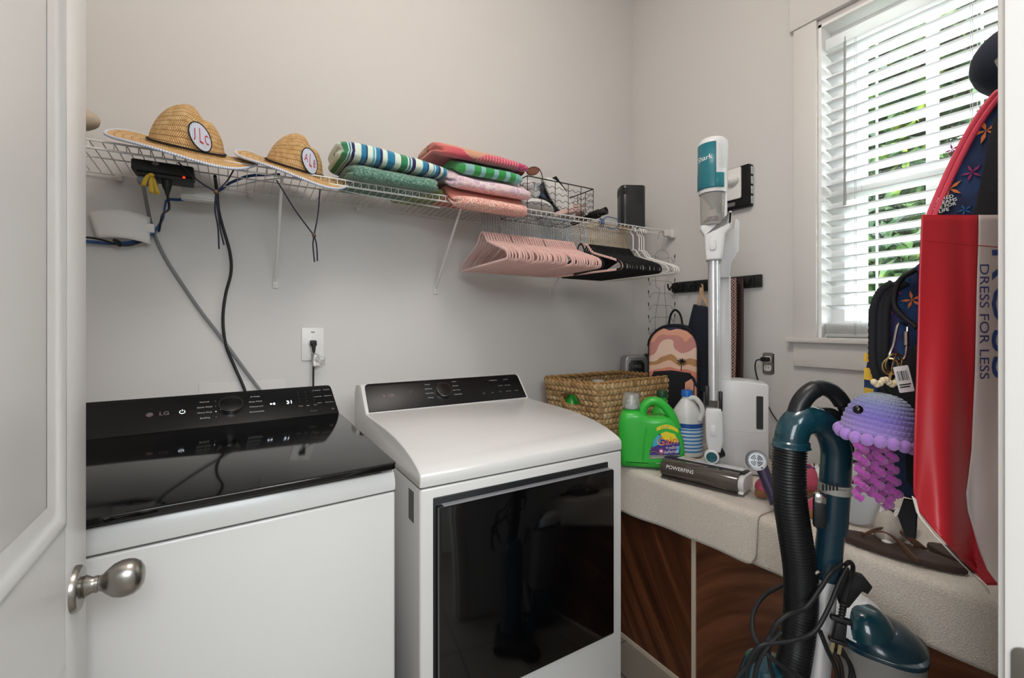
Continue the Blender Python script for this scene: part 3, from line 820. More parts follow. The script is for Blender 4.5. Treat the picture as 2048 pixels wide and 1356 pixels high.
t_ = NT('blue_ticking', rough=0.9); s_ = t_.sep(t_.st())
t_.color(t_.mix(t_.math('GREATER_THAN', t_.math('FRACT', t_.math('MULTIPLY', s_[0], 150)), 0.5), '#a9b6cf', '#e3e6ee')); M_tick = t_.m
M_navy = mat('navy_cord', '#16172a', 0.8)
M_blkband = mat('black_band', '#18181c', 0.8)
M_red = mat('monogram_red', '#b5293b', 0.7)
M_bead = mat('wooden_bead', '#5a3d28', 0.4)

def hat(label, loc, tx, ty, rz, RB, RC, HC, letters, cords):
    t = thing('straw_hat', label, 'hat', loc, 0, 'straw hats on the wire shelf')
    M = T(*loc) @ RX(tx) @ RY(ty) @ RZ(rz)
    xs = [-1, -.85, -.6, -.3, -.1, .1, .28, .40, .55, .68, .82, 1]
    hs = [.62, .72, .84, .94, 1.0, .97, .84, .76, .80, .80, .75, .68]
    def crown(a, w_, off=0.0):
        c = max(0.0, math.cos(w_ * PI / 2)); s = math.sin(w_ * PI / 2)
        rho = c ** 0.42
        x = rho * math.cos(a); y = rho * math.sin(a)
        h = np.interp(x, xs, hs) * HC
        # lengthwise dent on the top
        h -= 0.18 * HC * math.exp(-((y - 0.0) / 0.35) ** 2) * (s ** 4) * (1 if x > -0.3 else 0.4)
        n = Vector((math.cos(a) * (1 - w_ * 0.3), math.sin(a) * (1 - w_ * 0.3), w_ * 0.4)).normalized()
        tap = 1 - 0.10 * s
        return Vector((x * RC * tap, y * RC * 0.97 * tap, h * s ** 0.95)) + n * off
    b = MB(); b.grid(lambda u, v: M @ crown(2 * PI * u, v), 72, 26, cu=True, uv=lambda u, v: (u * 2 * PI * RC, v * (HC + RC * 0.9)))
    cr = b.build('crown', M_straw, t, sharp=80)
    def brim(a, q, off=0.0):
        r = RC * 0.99 + (RB - RC) * q
        z = 0.010 * q ** 1.5 * math.cos(2 * a) - 0.003 * q + 0.009 * q * math.sin(3 * a + 0.9)
        return M @ Vector((r * math.cos(a), r * math.sin(a) * 0.96, z + off))
    b = MB(); b.grid(lambda u, v: brim(2 * PI * u, v, 0.0022), 90, 16, cu=True, uv=lambda u, v: (u * 2 * PI * RB, v * (RB - RC)))
    b.build('brim', M_straw, t, sharp=80)
    b = MB(); b.grid(lambda u, v: brim(2 * PI * u, v, -0.0012), 90, 16, cu=True, uv=lambda u, v: (v * (RB - RC), u)); b.build('brim_lining', M_tick, t, sharp=80)
    b = MB(); pts = [brim(2 * PI * i / 120, 1.0, 0.0005) for i in range(120)]
    b.tube(pts, 0.0042, 8, closed=True)
    b.st = [(q[1], q[0]) for q in b.st]
    b.build('brim_binding', M_tick, t)
    b = MB(); b.tube([M @ (crown(2 * PI * i / 80, 0.02, 0.002) + Vector((0, 0, 0.006))) for i in range(80)], 0.0032, 6, closed=True); b.build('hat_band', M_blkband, t)
    # oval patch on the crown, facing front right
    ac = R(-90) + cords['pa'] - rz; wc = 0.30
    pw, ph = (0.0335, 0.0385) if RB > 0.18 else (0.029, 0.034)
    C0 = crown(ac, wc, 0.0035); TXv = (crown(ac + 0.05, wc) - crown(ac - 0.05, wc)).normalized(); TYv = (crown(ac, wc + 0.05) - crown(ac, wc - 0.05)).normalized(); TNv = TXv.cross(TYv)
    def onc(x, y, off): return M @ (C0 + TXv * x + TYv * y + TNv * (off - 0.45 * x * x / RC - 0.25 * y * y / HC))
    b = MB()
    b.grid(lambda u, v: onc(v * pw * math.cos(2 * PI * u), v * ph * math.sin(2 * PI * u), 0.0030), 36, 6, cu=True, uv=lambda u, v: (v * pw * math.cos(2 * PI * u) * 1.3, 0))
    pt = b.build('patch', M_tick, t)
    b = MB(); b.tube([onc(pw * math.cos(2 * PI * i / 40), ph * math.sin(2 * PI * i / 40), 0.0032) for i in range(40)], 0.0016, 6, closed=True); b.build('patch_border', M_blkband, pt)
    b = MB()
    for ch, dx, sz, sy in letters:
        vs, fs = text_mesh(ch)
        b.add([onc((dx + v.x * sz * 0.62) * 1.25, v.y * sz * sy * 1.35, 0.0040) for v in vs], fs)
    b.build('monogram', M_red, pt, recalc=False)
    # chin cord
    b = MB()
    a_, b_, bead, tails = cords['a'], cords['b'], cords['bead'], cords['tails']
    b.tube(bez([a_, Vector(a_) * 0.5 + Vector(bead) * 0.5 + Vector((0, 0, -0.008)), bead], 6), 0.0022, 6)
    b.tube(bez([b_, Vector(b_) * 0.5 + Vector(bead) * 0.5 + Vector((0.003, 0, -0.005)), bead], 6), 0.0022, 6)
    for tl in tails:
        b.tube(bez([bead] + tl, 6), 0.0022, 6)
    b.build('chin_cord', M_navy, t)
    b = MB(); b.sphere(bead, (0.0065, 0.0065, 0.0075), 12, 8); b.build('cord_bead', M_bead, t)
    return t
L1 = [('J', -0.014, 0.028, 1.0), ('L', 0.0, 0.036, 1.25), ('C', 0.014, 0.028, 1.0)]
L2 = [('A', -0.014, 0.026, 1.0), ('L', 0.0, 0.036, 1.2), ('B', 0.014, 0.026, 1.0)]
cy_ = 1.60
hat('straw sun hat with red monogram JLC, the larger left one', (-0.128, 1.765, 1.908), R(22), R(4), R(0), 0.196, 0.100, 0.140, L1,
    dict(pa=R(22), a=at(357, 325, Y=1.66), b=at(470, 335, Y=1.70), bead=at(432, 384, Y=1.62),
         tails=[[at(430, 420, Y=1.62), at(436, 455, Y=1.625), at(438, 498, Y=1.62)], [at(436, 420, Y=1.62), at(440, 455, Y=1.62), at(448, 490, Y=1.62)]]))
hat('straw sun hat with red monogram ALB, the smaller one beside the striped towel', (0.180, 1.775, 1.902), R(22), R(8), R(0), 0.182, 0.092, 0.128, L2,
    dict(pa=R(22), a=at(553, 360, Y=1.64), b=at(640, 378, Y=1.66), bead=at(628, 471, Y=1.63),
         tails=[[at(626, 490, Y=1.63), at(629, 524, Y=1.63)], [at(633, 490, Y=1.63), at(635, 522, Y=1.63)]]))

# ------------------------------------------------------------------ clothes hangers
t_ = NT('pink_velvet', rough=0.9, sheen=0.5); t_.color(lin('#e2b8b0')); M_pv = t_.m
M_bv = mat('black_velvet', '#101012', 0.9, sheen=0.05)
M_hw = mat('white_plastic', '#e6e4df', 0.35)
M_steel = mat('hook_steel', '#9aa8b4', 0.3, metal=1.0)
M_gold = mat('hook_gold', '#c6a56a', 0.25, metal=1.0)
half = [(0.0, 0.0), (0.018, -0.004), (0.033, -0.022), (0.052, -0.043), (0.10, -0.062), (0.180, -0.090), (0.216, -0.106), (0.228, -0.122), (0.223, -0.136), (0.19, -0.139), (0.10, -0.139)]
def hanger(name, label, group, mb, mh, white=False):
    t = thing(name, label, 'clothes hanger', (0, 0, 0), 0, group)
    pts = half + [(0, -0.139)] + [(-y, z) for y, z in half[1:][::-1]]
    P = bez([(0, y, z) for y, z in pts], 3, closed=True)
    b = MB(); zo = -0.112
    P = [p + Vector((0, 0, zo)) for p in P]
    n = 8
    b.tube(P, 0.0032 if white else 0.0052, n, closed=True)
    if not white:
        for i, v in enumerate(b.v): b.v[i] = Vector((v.x * 0.50, v.y, v.z))
        for sg in (-1, 1): b.tube([(0, sg * 0.165, zo - 0.086), (0, sg * 0.168, zo - 0.078)], 0.003, 6)
    b.build('hanger_body', mb, t, local=True)
    b = MB()
    hk = [(0, 0, zo)] + [(0, 0, -0.04)] + [(0, -0.001 + 0.0, -0.022)] + [(0, -0.017 * math.cos(a) * -1 - 0.0, -0.013 + 0.020 * math.sin(a)) for a in [R(q) for q in range(-10, 200, 15)]]
    hk = [(0, 0, zo + 0.003), (0, 0, -0.045), (0, 0.006, -0.032)] + [(0, 0.016 * math.cos(a), -0.014 + 0.018 * math.sin(a)) for a in [R(q) for q in range(-30, 205, 15)]]
    b.tube(bez(hk, 2), 0.0032 if white else 0.0014, 6)
    b.build('hook', mh, t, local=True)
    return t
HZ = ZL + 0.0048
rnd = random.Random(4)
base = hanger('clothes_hanger', 'pale pink velvet hanger at the left end of the row, standing a little forward', 'pink velvet hangers', M_pv, M_steel)
base.location = (0.888, SY, HZ); base.rotation_euler = (0, 0, R(-3)); base.name = 'clothes_hanger'
x = 0.888; ang_ = -3
for i in range(36):
    x += 0.0128 + (0.006 if i in (9, 22) else 0)
    if i == 9: ang_ = -1
    if i == 14: ang_ = -4
    if i == 22: ang_ = -1.5
    if i == 28: ang_ = -4
    c = copy_tree(base); c.location = (x, SY, HZ + rnd.uniform(-0.001, 0)); c.rotation_euler = (0, 0, R(ang_ + rnd.uniform(-0.8, 0.8)))
    c['label'] = 'pink velvet hanger with steel hook packed in the row behind the front one'
c = copy_tree(base); c.location = (1.445, SY, HZ); c.rotation_euler = (0, 0, R(6)); c['label'] = 'single pink hanger pushed in among the first black hangers'
c.children
bb = hanger('clothes_hanger', 'black velvet hanger nearest the pink ones, turned at an angle', 'black velvet hangers', M_bv, M_gold)
bb.location = (1.42, SY, HZ); bb.rotation_euler = (0, 0, R(-14))
x = 1.475
for i in range(19):
    c = copy_tree(bb); c.location = (x, SY, HZ); c.rotation_euler = (0, 0, R(-2 + rnd.uniform(-1.0, 1.0)))
    c['label'] = 'black velvet hanger with gold hook in the tight black row'; x += 0.0142
bw = hanger('clothes_hanger', 'white plastic hanger, one of four at the right end of the row', 'white plastic hangers', M_hw, M_hw, True)
for i in range(4):
    c = bw if i == 0 else copy_tree(bw); c.location = (1.775 + (0.028 if i else 0) + 0.017 * i, SY, HZ + 0.002); c.rotation_euler = (0, 0, R(-1))

# wire multi-hook hanger hanging by the right wall
M_thin = mat('thin_steel', '#8f8f8f', 0.25, metal=1.0)
M_tip = mat('black_tip', '#17171a', 0.6)
mh = thing('tiered_hanger', 'thin chrome tiered hook hanger with black tips at the shelf end', 'hanger', at(1334, 466, Y=SY))
b = MB()
cx = 1.985; cyy = SY - 0.01
b.tube(bez([(cx - 0.035, cyy, ZL - 0.035), (cx - 0.025, cyy, ZL + 0.002), (cx, cyy, ZL + 0.010), (cx + 0.015, cyy, ZL - 0.01), (cx + 0.002, cyy, ZL - 0.05), (cx, cyy, ZL - 0.085)], 5), 0.0013, 6)
b.tube(bez([(cx - 0.055, cyy, ZL - 0.12), (cx - 0.03, cyy, ZL - 0.095), (cx, cyy, ZL - 0.087), (cx + 0.045, cyy, ZL - 0.10), (cx + 0.05, cyy, ZL - 0.115)], 5), 0.0012, 6)
b.tube(bez([(cx + 0.05, cyy, ZL - 0.11), (cx + 0.045, cyy, ZL - 0.20), (cx + 0.02, cyy, ZL - 0.30), (cx + 0.035, cyy, ZL - 0.45), (cx + 0.015, cyy, ZL - 0.60)], 6), 0.0012, 6)
b.tube(bez([(cx - 0.055, cyy, ZL - 0.12), (cx - 0.05, cyy, ZL - 0.28), (cx - 0.02, cyy, ZL - 0.31), (cx - 0.055, cyy, ZL - 0.46), (cx - 0.045, cyy, ZL - 0.61)], 6), 0.0012, 6)
b.tube(bez([(cx - 0.045, cyy, ZL - 0.60), (cx - 0.015, cyy, ZL - 0.63), (cx + 0.015, cyy, ZL - 0.60)], 5), 0.0012, 6)
b.build('frame_wire', M_thin, mh)
for i in range(8):
    z = ZL - 0.125 - i * 0.066; b = MB()
    w_ = 0.085
    b.tube(bez([(cx - w_ - 0.02, cyy, z - 0.002), (cx - w_ - 0.012, cyy, z - 0.028), (cx - w_, cyy, z - 0.012), (cx - w_ + 0.02, cyy, z), (cx, cyy, z - (0.012 if i == 0 else 0.0)), (cx + w_ - 0.02, cyy, z), (cx + w_, cyy, z - 0.018), (cx + w_ + 0.012, cyy, z - 0.022), (cx + w_ + 0.018, cyy, z + 0.008)], 5), 0.0011, 6)
    tw = b.build('tier_hook', M_thin, mh)
    b = MB(); b.tube([(cx - w_ - 0.02, cyy, z - 0.004), (cx - w_ - 0.021, cyy, z + 0.012)], 0.0026, 6); b.build('rubber_tip', M_tip, tw)
    b = MB(); b.tube([(cx + w_ + 0.017, cyy, z + 0.004), (cx + w_ + 0.019, cyy, z + 0.020)], 0.0026, 6); b.build('rubber_tip', M_tip, tw)
# ------------------------------------------------------------------ back wall: outlet, cords, power unit
M_plate = mat('outlet_white', '#dcdbd8', 0.35)
M_rub = mat('rubber_black', '#131314', 0.55)
M_cgrey = mat('cord_grey', '#77797a', 0.5)
M_blue = mat('cable_blue', '#1f4f88', 0.5)
M_paper = mat('paper_white', '#e2e0dd', 0.8)
WB = DY - 0.0005
b = MB(); b.box(-0.112, 0.169, WB - 0.003, WB, 0.80, 1.139, 0.001); tag(b.build('trim_2', M_wall), kind=S)
def outlet_plate(parent, M):
    b = MB(); b.prism(rrect(-0.042, 0.042, -0.066, 0.066, 0.004), 0, 0.005, M, bev=0.0015); b.build('plate', M_plate, parent)
MW = frame((0.270, WB, 1.275), (1, 0, 0), (0, 0, 1), (0, -1, 0))
ot = thing('wall_outlet', 'white single wall outlet on the back wall above the washer', 'outlet', (0.270, DY, 1.275))
outlet_plate(ot, MW)
b = MB(); b.lathe([(0.0001, 0.008), (0.016, 0.008), (0.018, 0.006), (0.018, 0.004)], 24, MW @ T(0, 0.003, 0)); b.lathe([(0.0001, .0062), (0.003, .006), (0.0035, 0.005)], 10, MW @ T(0, 0.030, 0)); b.build('receptacle', M_plate, ot)
b = MB(); b.box(-0.007, 0.007, 0.047, 0.051, 0.0045, 0.0058, M=MW); b.build('indicator_window', M_sticker, ot)
pc_ = thing('appliance_cord', 'black power cord plugged into the white outlet, with a plastic tag', 'power cord', (0.270, DY - 0.02, 1.27))
b = MB(); b.box(-0.012, 0.012, -0.006, 0.016, 0.0085, 0.030, 0.004, M=MW); b.tube([MW @ Vector((0, 0, 0.028)), MW @ Vector((0, -0.012, 0.034)), MW @ Vector((0, -0.03, 0.034))], [0.009, 0.007, 0.005], 10); b.build('plug', M_rub, pc_)
b = MB(); b.tube(bez([MW @ Vector(p) for p in ((0, -0.025, 0.034), (0.0, -0.06, 0.034), (-0.003, -0.12, 0.040), (-0.004, -0.20, 0.05), (-0.004, -0.32, 0.05))], 6), 0.0036, 8); b.build('cable', M_rub, pc_)
M_clear = mat('clear_plastic', '#f4f4f4', 0.15, trans=0.85, ior=1.3)
b = MB()
b.grid(lambda u, v: MW @ Vector((-0.004 + 0.026 * u, -0.040 - 0.048 * v, 0.041 + 0.004 * math.sin(7 * u) + 0.003 * math.sin(9 * v))), 8, 8); b.build('paper_tag', M_paper, pc_, solid=0.0006)
b = MB()
b.grid(lambda u, v: MW @ Vector((-0.012 + 0.052 * u, -0.036 - 0.03 * v - 0.012 * u + 0.006 * math.sin(5 * u), 0.047 + 0.006 * math.sin(9 * u + 3 * v))), 8, 8); b.build('plastic_bag_tag', M_clear, pc_, solid=0.0006)

# black cord and grey cord down the wall
def c(px, py, dy=0.012): return at(px, py, Y=WB - dy)
bc = MB(); bc.tube(bez([at(430, 352, Y=1.80), at(434, 385, Y=1.88), c(437, 420, .03), c(446, 455), c(460, 505), c(462, 545), c(451, 590), c(446, 640), c(452, 690), c(470, 735), c(490, 782, .02), c(500, 830, .03)], 7), 0.0052, 8)
tag(bc.build('appliance_cord', M_rub), 'thick black cord hanging from the shelf down behind the washer', 'power cord')
gc = thing('appliance_cord', 'grey flat cord with a large white card tag running down the wall', 'power cord', c(300, 470))
b = MB(); b.tube(bez([at(287, 372, Y=1.76), at(291, 395, Y=1.86), c(300, 440, .03), c(309, 470), c(330, 515), c(362, 565), c(400, 620), c(450, 685), c(490, 740), c(520, 780, .02), c(540, 810, .03)], 7), 0.0055, 8, flat=0.55)
b.build('cable', M_cgrey, gc)
b = MB(); p0 = c(298, 451, .04)
def card(u, v):
    x = p0.x - 0.158 * (1 - u) + 0.004; z = p0.z + 0.028 - 0.080 * v + (0.012 * math.sin(PI * u)) * (1 - 0.4 * v) - 0.004 * (1 - u) - 0.012 * v * u
    return (x + 0.022 * v * (1 - u), WB - 0.045 - 0.02 * math.sin(PI * u), z)
b.grid(card, 14, 6); b.build('card_tag', M_paper, gc, solid=0.0007)
b = MB(); b.box(p0.x - 0.008, p0.x + 0.016, WB - 0.052, WB - 0.034, p0.z - 0.025, p0.z + 0.005, 0.003); b.build('tag_band', M_paper, gc)

pu = thing('power_strip', 'black power unit with a red light hung under the wire shelf', 'power strip', at(318, 340, Y=1.76))
x0, x1 = -0.262, -0.110
b = MB(); b.box(x0, x1, 1.725, 1.80, 1.812, 1.846, 0.005); b.box(x0 + 0.01, x1 - 0.004, 1.735, 1.815, 1.800, 1.815, 0.004); b.build('housing', M_rub, pu)
b = MB(); b.lathe([(0.0001, 0.0012), (0.008, 0.0012), (0.009, 0)], 20, frame((-0.204, 1.725, 1.838), (1, 0, 0), (0, 0, 1), (0, -1, 0)) @ SC(1, 0.62, 1)); b.build('badge', M_sticker, pu)
b = MB(); b.sphere((-0.135, 1.733, 1.8105), (0.0035, 0.003, 0.003), 12, 8); b.build('red_light', mat('led_red', '#ff2a1a', 0.3, emit='#ff2a18', es=3.0), pu)
b = MB(); b.box(-0.252, -0.205, 1.745, 1.79, 1.780, 1.802, 0.006); gp = b.build('grey_plug', M_cgrey, pu)
b = MB(); b.tube([(-0.180, 1.76, 1.802), (-0.180, 1.76, 1.782), (-0.179, 1.76, 1.766), (-0.179, 1.76, 1.755)], [0.014, 0.0125, 0.007, 0.005], 12)
b.tube(bez([(-0.179, 1.76, 1.757), (-0.178, 1.79, 1.72), at(325, 430, Y=1.9), c(318, 462, .02)], 6), 0.0035, 8); b.build('black_plug', M_rub, pu)
ty = MB()
M_yel = mat('tie_yellow', '#cba935', 0.6)
for k_, (px, py) in enumerate(((288, 374), (304, 388), (316, 390))):
    p1 = at(303, 350, Y=1.735); p2 = at(px, py, Y=1.735)
    ty.grid(lambda u, v, p1=p1, p2=p2, k_=k_: Vector(p1).lerp(p2, u) + Vector(((v - .5) * 0.010 * (0.7 + u * .6), -0.008 * math.sin(PI * u) + 0.003 * k_ - .012, 0.006 * math.sin(PI * u))), 8, 2)
ty.lathe([(0.005, -0.004), (0.007, 0), (0.005, 0.004)], 10, T(*at(303, 350, Y=1.72)))
tag(ty.build('cord_tie', M_yel, solid=0.0015), 'yellow cloth tie knotted on the plugs under the left hat', 'tie')
b = MB(); b.box(-0.155, -0.060, 1.86, 1.90, 1.775, 1.822, 0.003); b.box(-0.150, -0.065, 1.855, 1.862, 1.780, 1.817, 0.002); tag(b.build('white_adapter', M_plate), 'white rectangular adapter box hung behind the black power unit', 'adapter')
# blue cable bundle
b = MB()
for k_ in range(3):
    d = 0.0045 * k_
    P = [c(100, 482, .02 + d), c(170, 483, .02 + d), c(230, 487, .022 + d), c(270, 482, .03), c(305, 466, .035 + d), c(325, 438, .035), c(330, 412, .035 + d), c(336, 400, .035), c(365, 399, .035 + d), c(410, 393, .035), c(440, 380, .04), at(465, 364, Y=1.90), at(500, 352, Y=1.88), at(560, 349, Y=1.88)]
    P = [p + Vector((0, 0, 0.003 * math.sin(i * 1.7 + k_ * 2))) for i, p in enumerate(P)]
    b.tube(bez(P, 6), 0.0030, 6)
tag(b.build('data_cable', M_blue), 'bundle of blue data cables looping under the hats along the wall', 'cable')
b = MB(); b.tube(bez([c(110, 474, .03), c(175, 475, .03), c(205, 480, .035), c(235, 489, .04), c(262, 490, .035), c(296, 478, .03)], 6), 0.0035, 6)
b.tube(bez([c(228, 480, .045), c(238, 484, .055), c(240, 492, .045)], 4), 0.005, 6)
tag(b.build('data_cable', M_rub), 'short black cable tied to the blue cables by the white card', 'cable')
b = MB(); b.tube(bez([at(392, 372, Y=1.87), at(470, 372, Y=1.87), at(520, 362, Y=1.86), at(600, 356, Y=1.85), at(690, 382, Y=1.8), at(800, 402, Y=1.78), at(880, 416, Y=1.74)], 6), 0.0022, 6)
tag(b.build('data_cable', M_plate), 'thin white cable running along under the wire shelf', 'cable')

# ------------------------------------------------------------------ more things on the shelf
M_suede = mat('sandal_tan', '#9c7d60', 0.8, noise=0.2, nscale=20)
M_cork = mat('cork', '#c3a283', 0.8, noise=0.15, nscale=60)
def sole(L, Wd, n=24):
    out = []
    for i in range(n):
        a = 2 * PI * i / n; x = math.cos(a) * L / 2
        w_ = Wd / 2 * (0.86 + 0.16 * math.cos(a + 0.3) - 0.14 * math.cos(2 * a) * 0.4)
        out.append((x, math.sin(a) * w_))
    return out
sd = thing('wedge_sandal', 'tan wedge sandal with braided strap at the far left end of the shelf', 'sandal', (-0.50, 1.83, ZS))
Ms = T(-0.475, 1.80, 1.905) @ RZ(R(-38)) @ RY(R(16))
b = MB(); b.prism(sole(0.25, 0.085), -0.022, 0.0, Ms, bev=0.004); b.build('sole', M_cork, sd)
b = MB()
for k_ in range(4):
    x = 0.02 + 0.022 * k_
    b.tube(bez([Ms @ Vector((x, -0.042, 0)), Ms @ Vector((x + 0.004, -0.025, 0.032)), Ms @ Vector((x, 0.0, 0.042)), Ms @ Vector((x - 0.004, 0.025, 0.032)), Ms @ Vector((x, 0.042, 0))], 5), 0.007, 8)
b.build('strap', M_suede, sd)
ss = thing('wedge_sandal', 'pale beige round-toed shoe beside the tan wedge sandal, half hidden by the door', 'shoe', (-0.42, 1.78, ZS))
b = MB(); b.sphere((-0.425, 1.84, 1.972), (0.075, 0.045, 0.038), 20, 12); b.build('upper', mat('shoe_beige', '#b9ab98', 0.8), ss)
ss.name = 'round_toed_shoe'

# sunglasses on the lavender towel
M_tort = mat('tortoise_brown', '#5a3020', 0.25, noise=0.4, nscale=60)
sg = thing('sunglasses', 'brown sunglasses resting at the right end of the green striped towel', 'sunglasses', (1.13, 1.68, ZS + 0.17))
Mg = T(1.105, 1.70, ZS + 0.160) @ RZ(R(-48)) @ RX(R(70))
for sgn in (-1, 1):
    b = MB(); b.tube([Mg @ Vector((sgn * 0.034 + 0.027 * math.cos(a), 0.021 * math.sin(a), 0)) for a in [2 * PI * i / 24 for i in range(24)]], 0.0028, 6, closed=True); fr_ = b.build('lens_rim', M_tort, sg)
    b = MB(); b.lathe([(0.0001, 0.0005), (1, 0.0005), (1, -0.0005), (0.0001, -0.0005)], 24, Mg @ T(sgn * 0.034, 0, 0) @ SC(0.026, 0.020, 1)); b.build('lens', mat('lens_brown', '#8a5a45', 0.05, trans=0.6), fr_)
b = MB(); b.tube(bez([Mg @ Vector((-0.008, 0.006, 0)), Mg @ Vector((0, 0.010, 0)), Mg @ Vector((0.008, 0.006, 0))], 4), 0.0025, 6); b.build('bridge', M_tort, sg)
for sgn in (-1, 1):
    b = MB(); b.tube(bez([Mg @ Vector((sgn * 0.061, 0.010, 0)), Mg @ Vector((sgn * 0.066, 0.008, -0.04)), Mg @ Vector((sgn * 0.060, 0.0, -0.10)), Mg @ Vector((sgn * 0.056, -0.012, -0.13))], 5), 0.0022, 6); b.build('temple', M_tort, sg)

# wire basket with slippers
M_bw = mat('black_wire', '#26221f', 0.4, metal=0.6)
bx0, bx1, by0, by1, bz0, bz1 = 1.125, 1.515, 1.715, 1.955, ZS + 0.002, ZS + 0.150
wb = thing('wire_basket', 'black wire basket holding slippers on the wire shelf', 'basket', ((bx0 + bx1) / 2, (by0 + by1) / 2, bz0))
b = MB()
for z in (bz0, bz1):
    b.tube([(bx0, by0, z), (bx1, by0, z), (bx1, by1, z), (bx0, by1, z)], 0.0028 if z == bz1 else 0.002, 6, closed=True)
b.build('rim', M_bw, wb)
b = MB()
for i in range(6):
    x = bx0 + (bx1 - bx0) * i / 5
    b.tube([(x, by0, bz1), (x, by0, bz0), (x, by1, bz0), (x, by1, bz1)], 0.0017, 5)
for i in range(1, 4):
    y = by0 + (by1 - by0) * i / 4; b.tube([(bx0, y, bz1), (bx0, y, bz0), (bx1, y, bz0), (bx1, y, bz1)], 0.0017, 5)
for j in range(1, 5):
    z = bz0 + (bz1 - bz0) * j / 5
    for yy in (by0,):
        b.tube([(bx0 + (bx1 - bx0) * i / 40, yy, z + 0.004 * (1 if (i // 2) % 2 else -1)) for i in range(41)], 0.0013, 5)
    for xx in (bx0, bx1): b.tube([(xx, by0 + (by1 - by0) * i / 24, z + 0.004 * (1 if (i // 2) % 2 else -1)) for i in range(25)], 0.0013, 5)
b.build('mesh_wires', M_bw, wb)
M_slip_b = mat('slipper_blue', '#5c7795', 0.7, noise=0.05); M_wsole = mat('sole_white', '#e4e2de', 0.5); M_slip_k = mat('slipper_black', '#2c2b2d', 0.7); M_slip_p = mat('slipper_pink', '#c9aaa2', 0.7, noise=0.05)
def slide(label, M, mu, ms, group='slippers in the wire basket'):
    t = thing('slipper', label, 'slipper', M.translation, 0, group)
    b = MB(); b.prism(sole(0.25, 0.09), -0.010, 0.012, M, bev=0.004); b.build('sole', ms, t)
    b = MB(); b.grid(lambda u, v: M @ Vector((0.0 + 0.095 * u, 0.047 * math.cos(PI * v), 0.012 + 0.042 * math.sin(PI * v) * (1 - 0.35 * u))), 6, 16); b.build('strap', mu, t, solid=0.005)
    b = MB(); b.prism([(p[0] * 0.94, p[1] * 0.90) for p in sole(0.25, 0.09)], 0.0121, 0.0135, M); b.build('insole', mu, t)
slide('blue-grey slipper standing toe up at the top of the wire basket', T(1.375, 1.865, ZS + 0.105) @ RZ(R(165)) @ RY(R(-32)) @ RX(R(48)), M_slip_b, M_slip_b)
slide('black slipper with white edge leaning in the middle of the wire basket', T(1.36, 1.775, ZS + 0.095) @ RZ(R(190)) @ RY(R(-38)) @ RX(R(62)), M_slip_k, M_wsole)
slide('black and white slipper lying low at the left of the wire basket', T(1.225, 1.78, ZS + 0.035) @ RZ(R(20)) @ RX(R(-35)), M_slip_k, M_wsole)
slide('dusty pink slipper lying at the right of the wire basket', T(1.43, 1.80, ZS + 0.030) @ RZ(R(15)) @ RY(R(-12)) @ RX(R(-25)), M_slip_p, M_slip_p)
cp = thing('baseball_cap', 'white cap with black script, tucked in the left of the wire basket', 'cap', (1.18, 1.77, ZS + 0.05))
b = MB(); b.sphere((1.185, 1.80, ZS + 0.105), (0.055, 0.06, 0.055), 20, 12); b.build('crown', mat('cap_white', '#d8d6d4', 0.8), cp)
b = MB(); Mt = frame((1.195, 1.741, ZS + 0.118), (0.93, 0.2, -0.05), (0.05, 0.05, 1)); b.text('Titl', 0.042, Mt @ Matrix.Shear('XZ', 4, (0, 0)) ); b.build('lettering', M_rub, cp, recalc=False)

# vacuum attachment and tower speaker
av = thing('vacuum_attachment', 'black tube vacuum attachment at the right of the wire basket', 'vacuum attachment', (1.60, 1.74, ZS))
b = MB(); p1 = Vector((1.53, 1.90, ZS + 0.016)); p2 = at(1213, 421, Y=1.70)
b.tube([p1, p1.lerp(p2, 0.5), p1.lerp(p2, 0.55), p1.lerp(p2, 0.8), p1.lerp(p2, 0.82), p2], [0.013, 0.015, 0.022, 0.022, 0.017, 0.019], 16, cap=False); b.build('tube', M_rub, av, solid=0.003, soff=-1)
bt = MB()
for k_ in range(3): bt.tube([(1.545 + 0.010 * k_ + 0.011 * math.cos(a) * 0.4, SY - 0.001 + 0.012 * math.cos(a), (ZT + ZL) / 2 + 0.020 * math.sin(a)) for a in [2 * PI * i / 16 for i in range(16)]], 0.0022, 6, closed=True)
bt.tube(bez([(1.55, SY - 0.012, ZT), (1.58, SY - 0.02, ZT + 0.018), (1.66, SY - 0.015, ZT + 0.010), (1.63, SY - 0.018, ZL - 0.012), (1.57, SY - 0.014, ZL - 0.01)], 6), 0.0022, 6)
tag(bt.build('blue_cord_tie', M_blue), 'blue cord wound round the shelf lip below the black tube', 'cord')
sp = thing('tower_speaker', 'tall black boxy speaker standing at the right end of the shelf', 'speaker', (1.84, 1.79, ZS))
Msp = T(1.838, 1.775, ZS) @ RZ(R(-28))
b = MB(); b.prism(rrect(-0.068, 0.068, -0.05, 0.05, 0.028), 0, 0.225, Msp, bev=0.006, seg=3); b.build('body', mat('speaker_black', '#252628', 0.28), sp)
b = MB()
for i in range(7): b.box(-0.0685, -0.0675, -0.03, 0.03, 0.175 + 0.005 * i, 0.1775 + 0.005 * i, M=Msp)
for i in range(7): b.box(-0.062 + 0.0, -0.03, -0.0508, -0.0495, 0.175 + 0.005 * i, 0.1775 + 0.005 * i, M=Msp) if i < 7 else None
b.build('grille', M_rub, sp)
b = MB(); b.box(0.018, 0.046, -0.0512, -0.0498, 0.125, 0.19, 0.0005, 1, M=Msp); b.build('control_window', M_rub, sp)

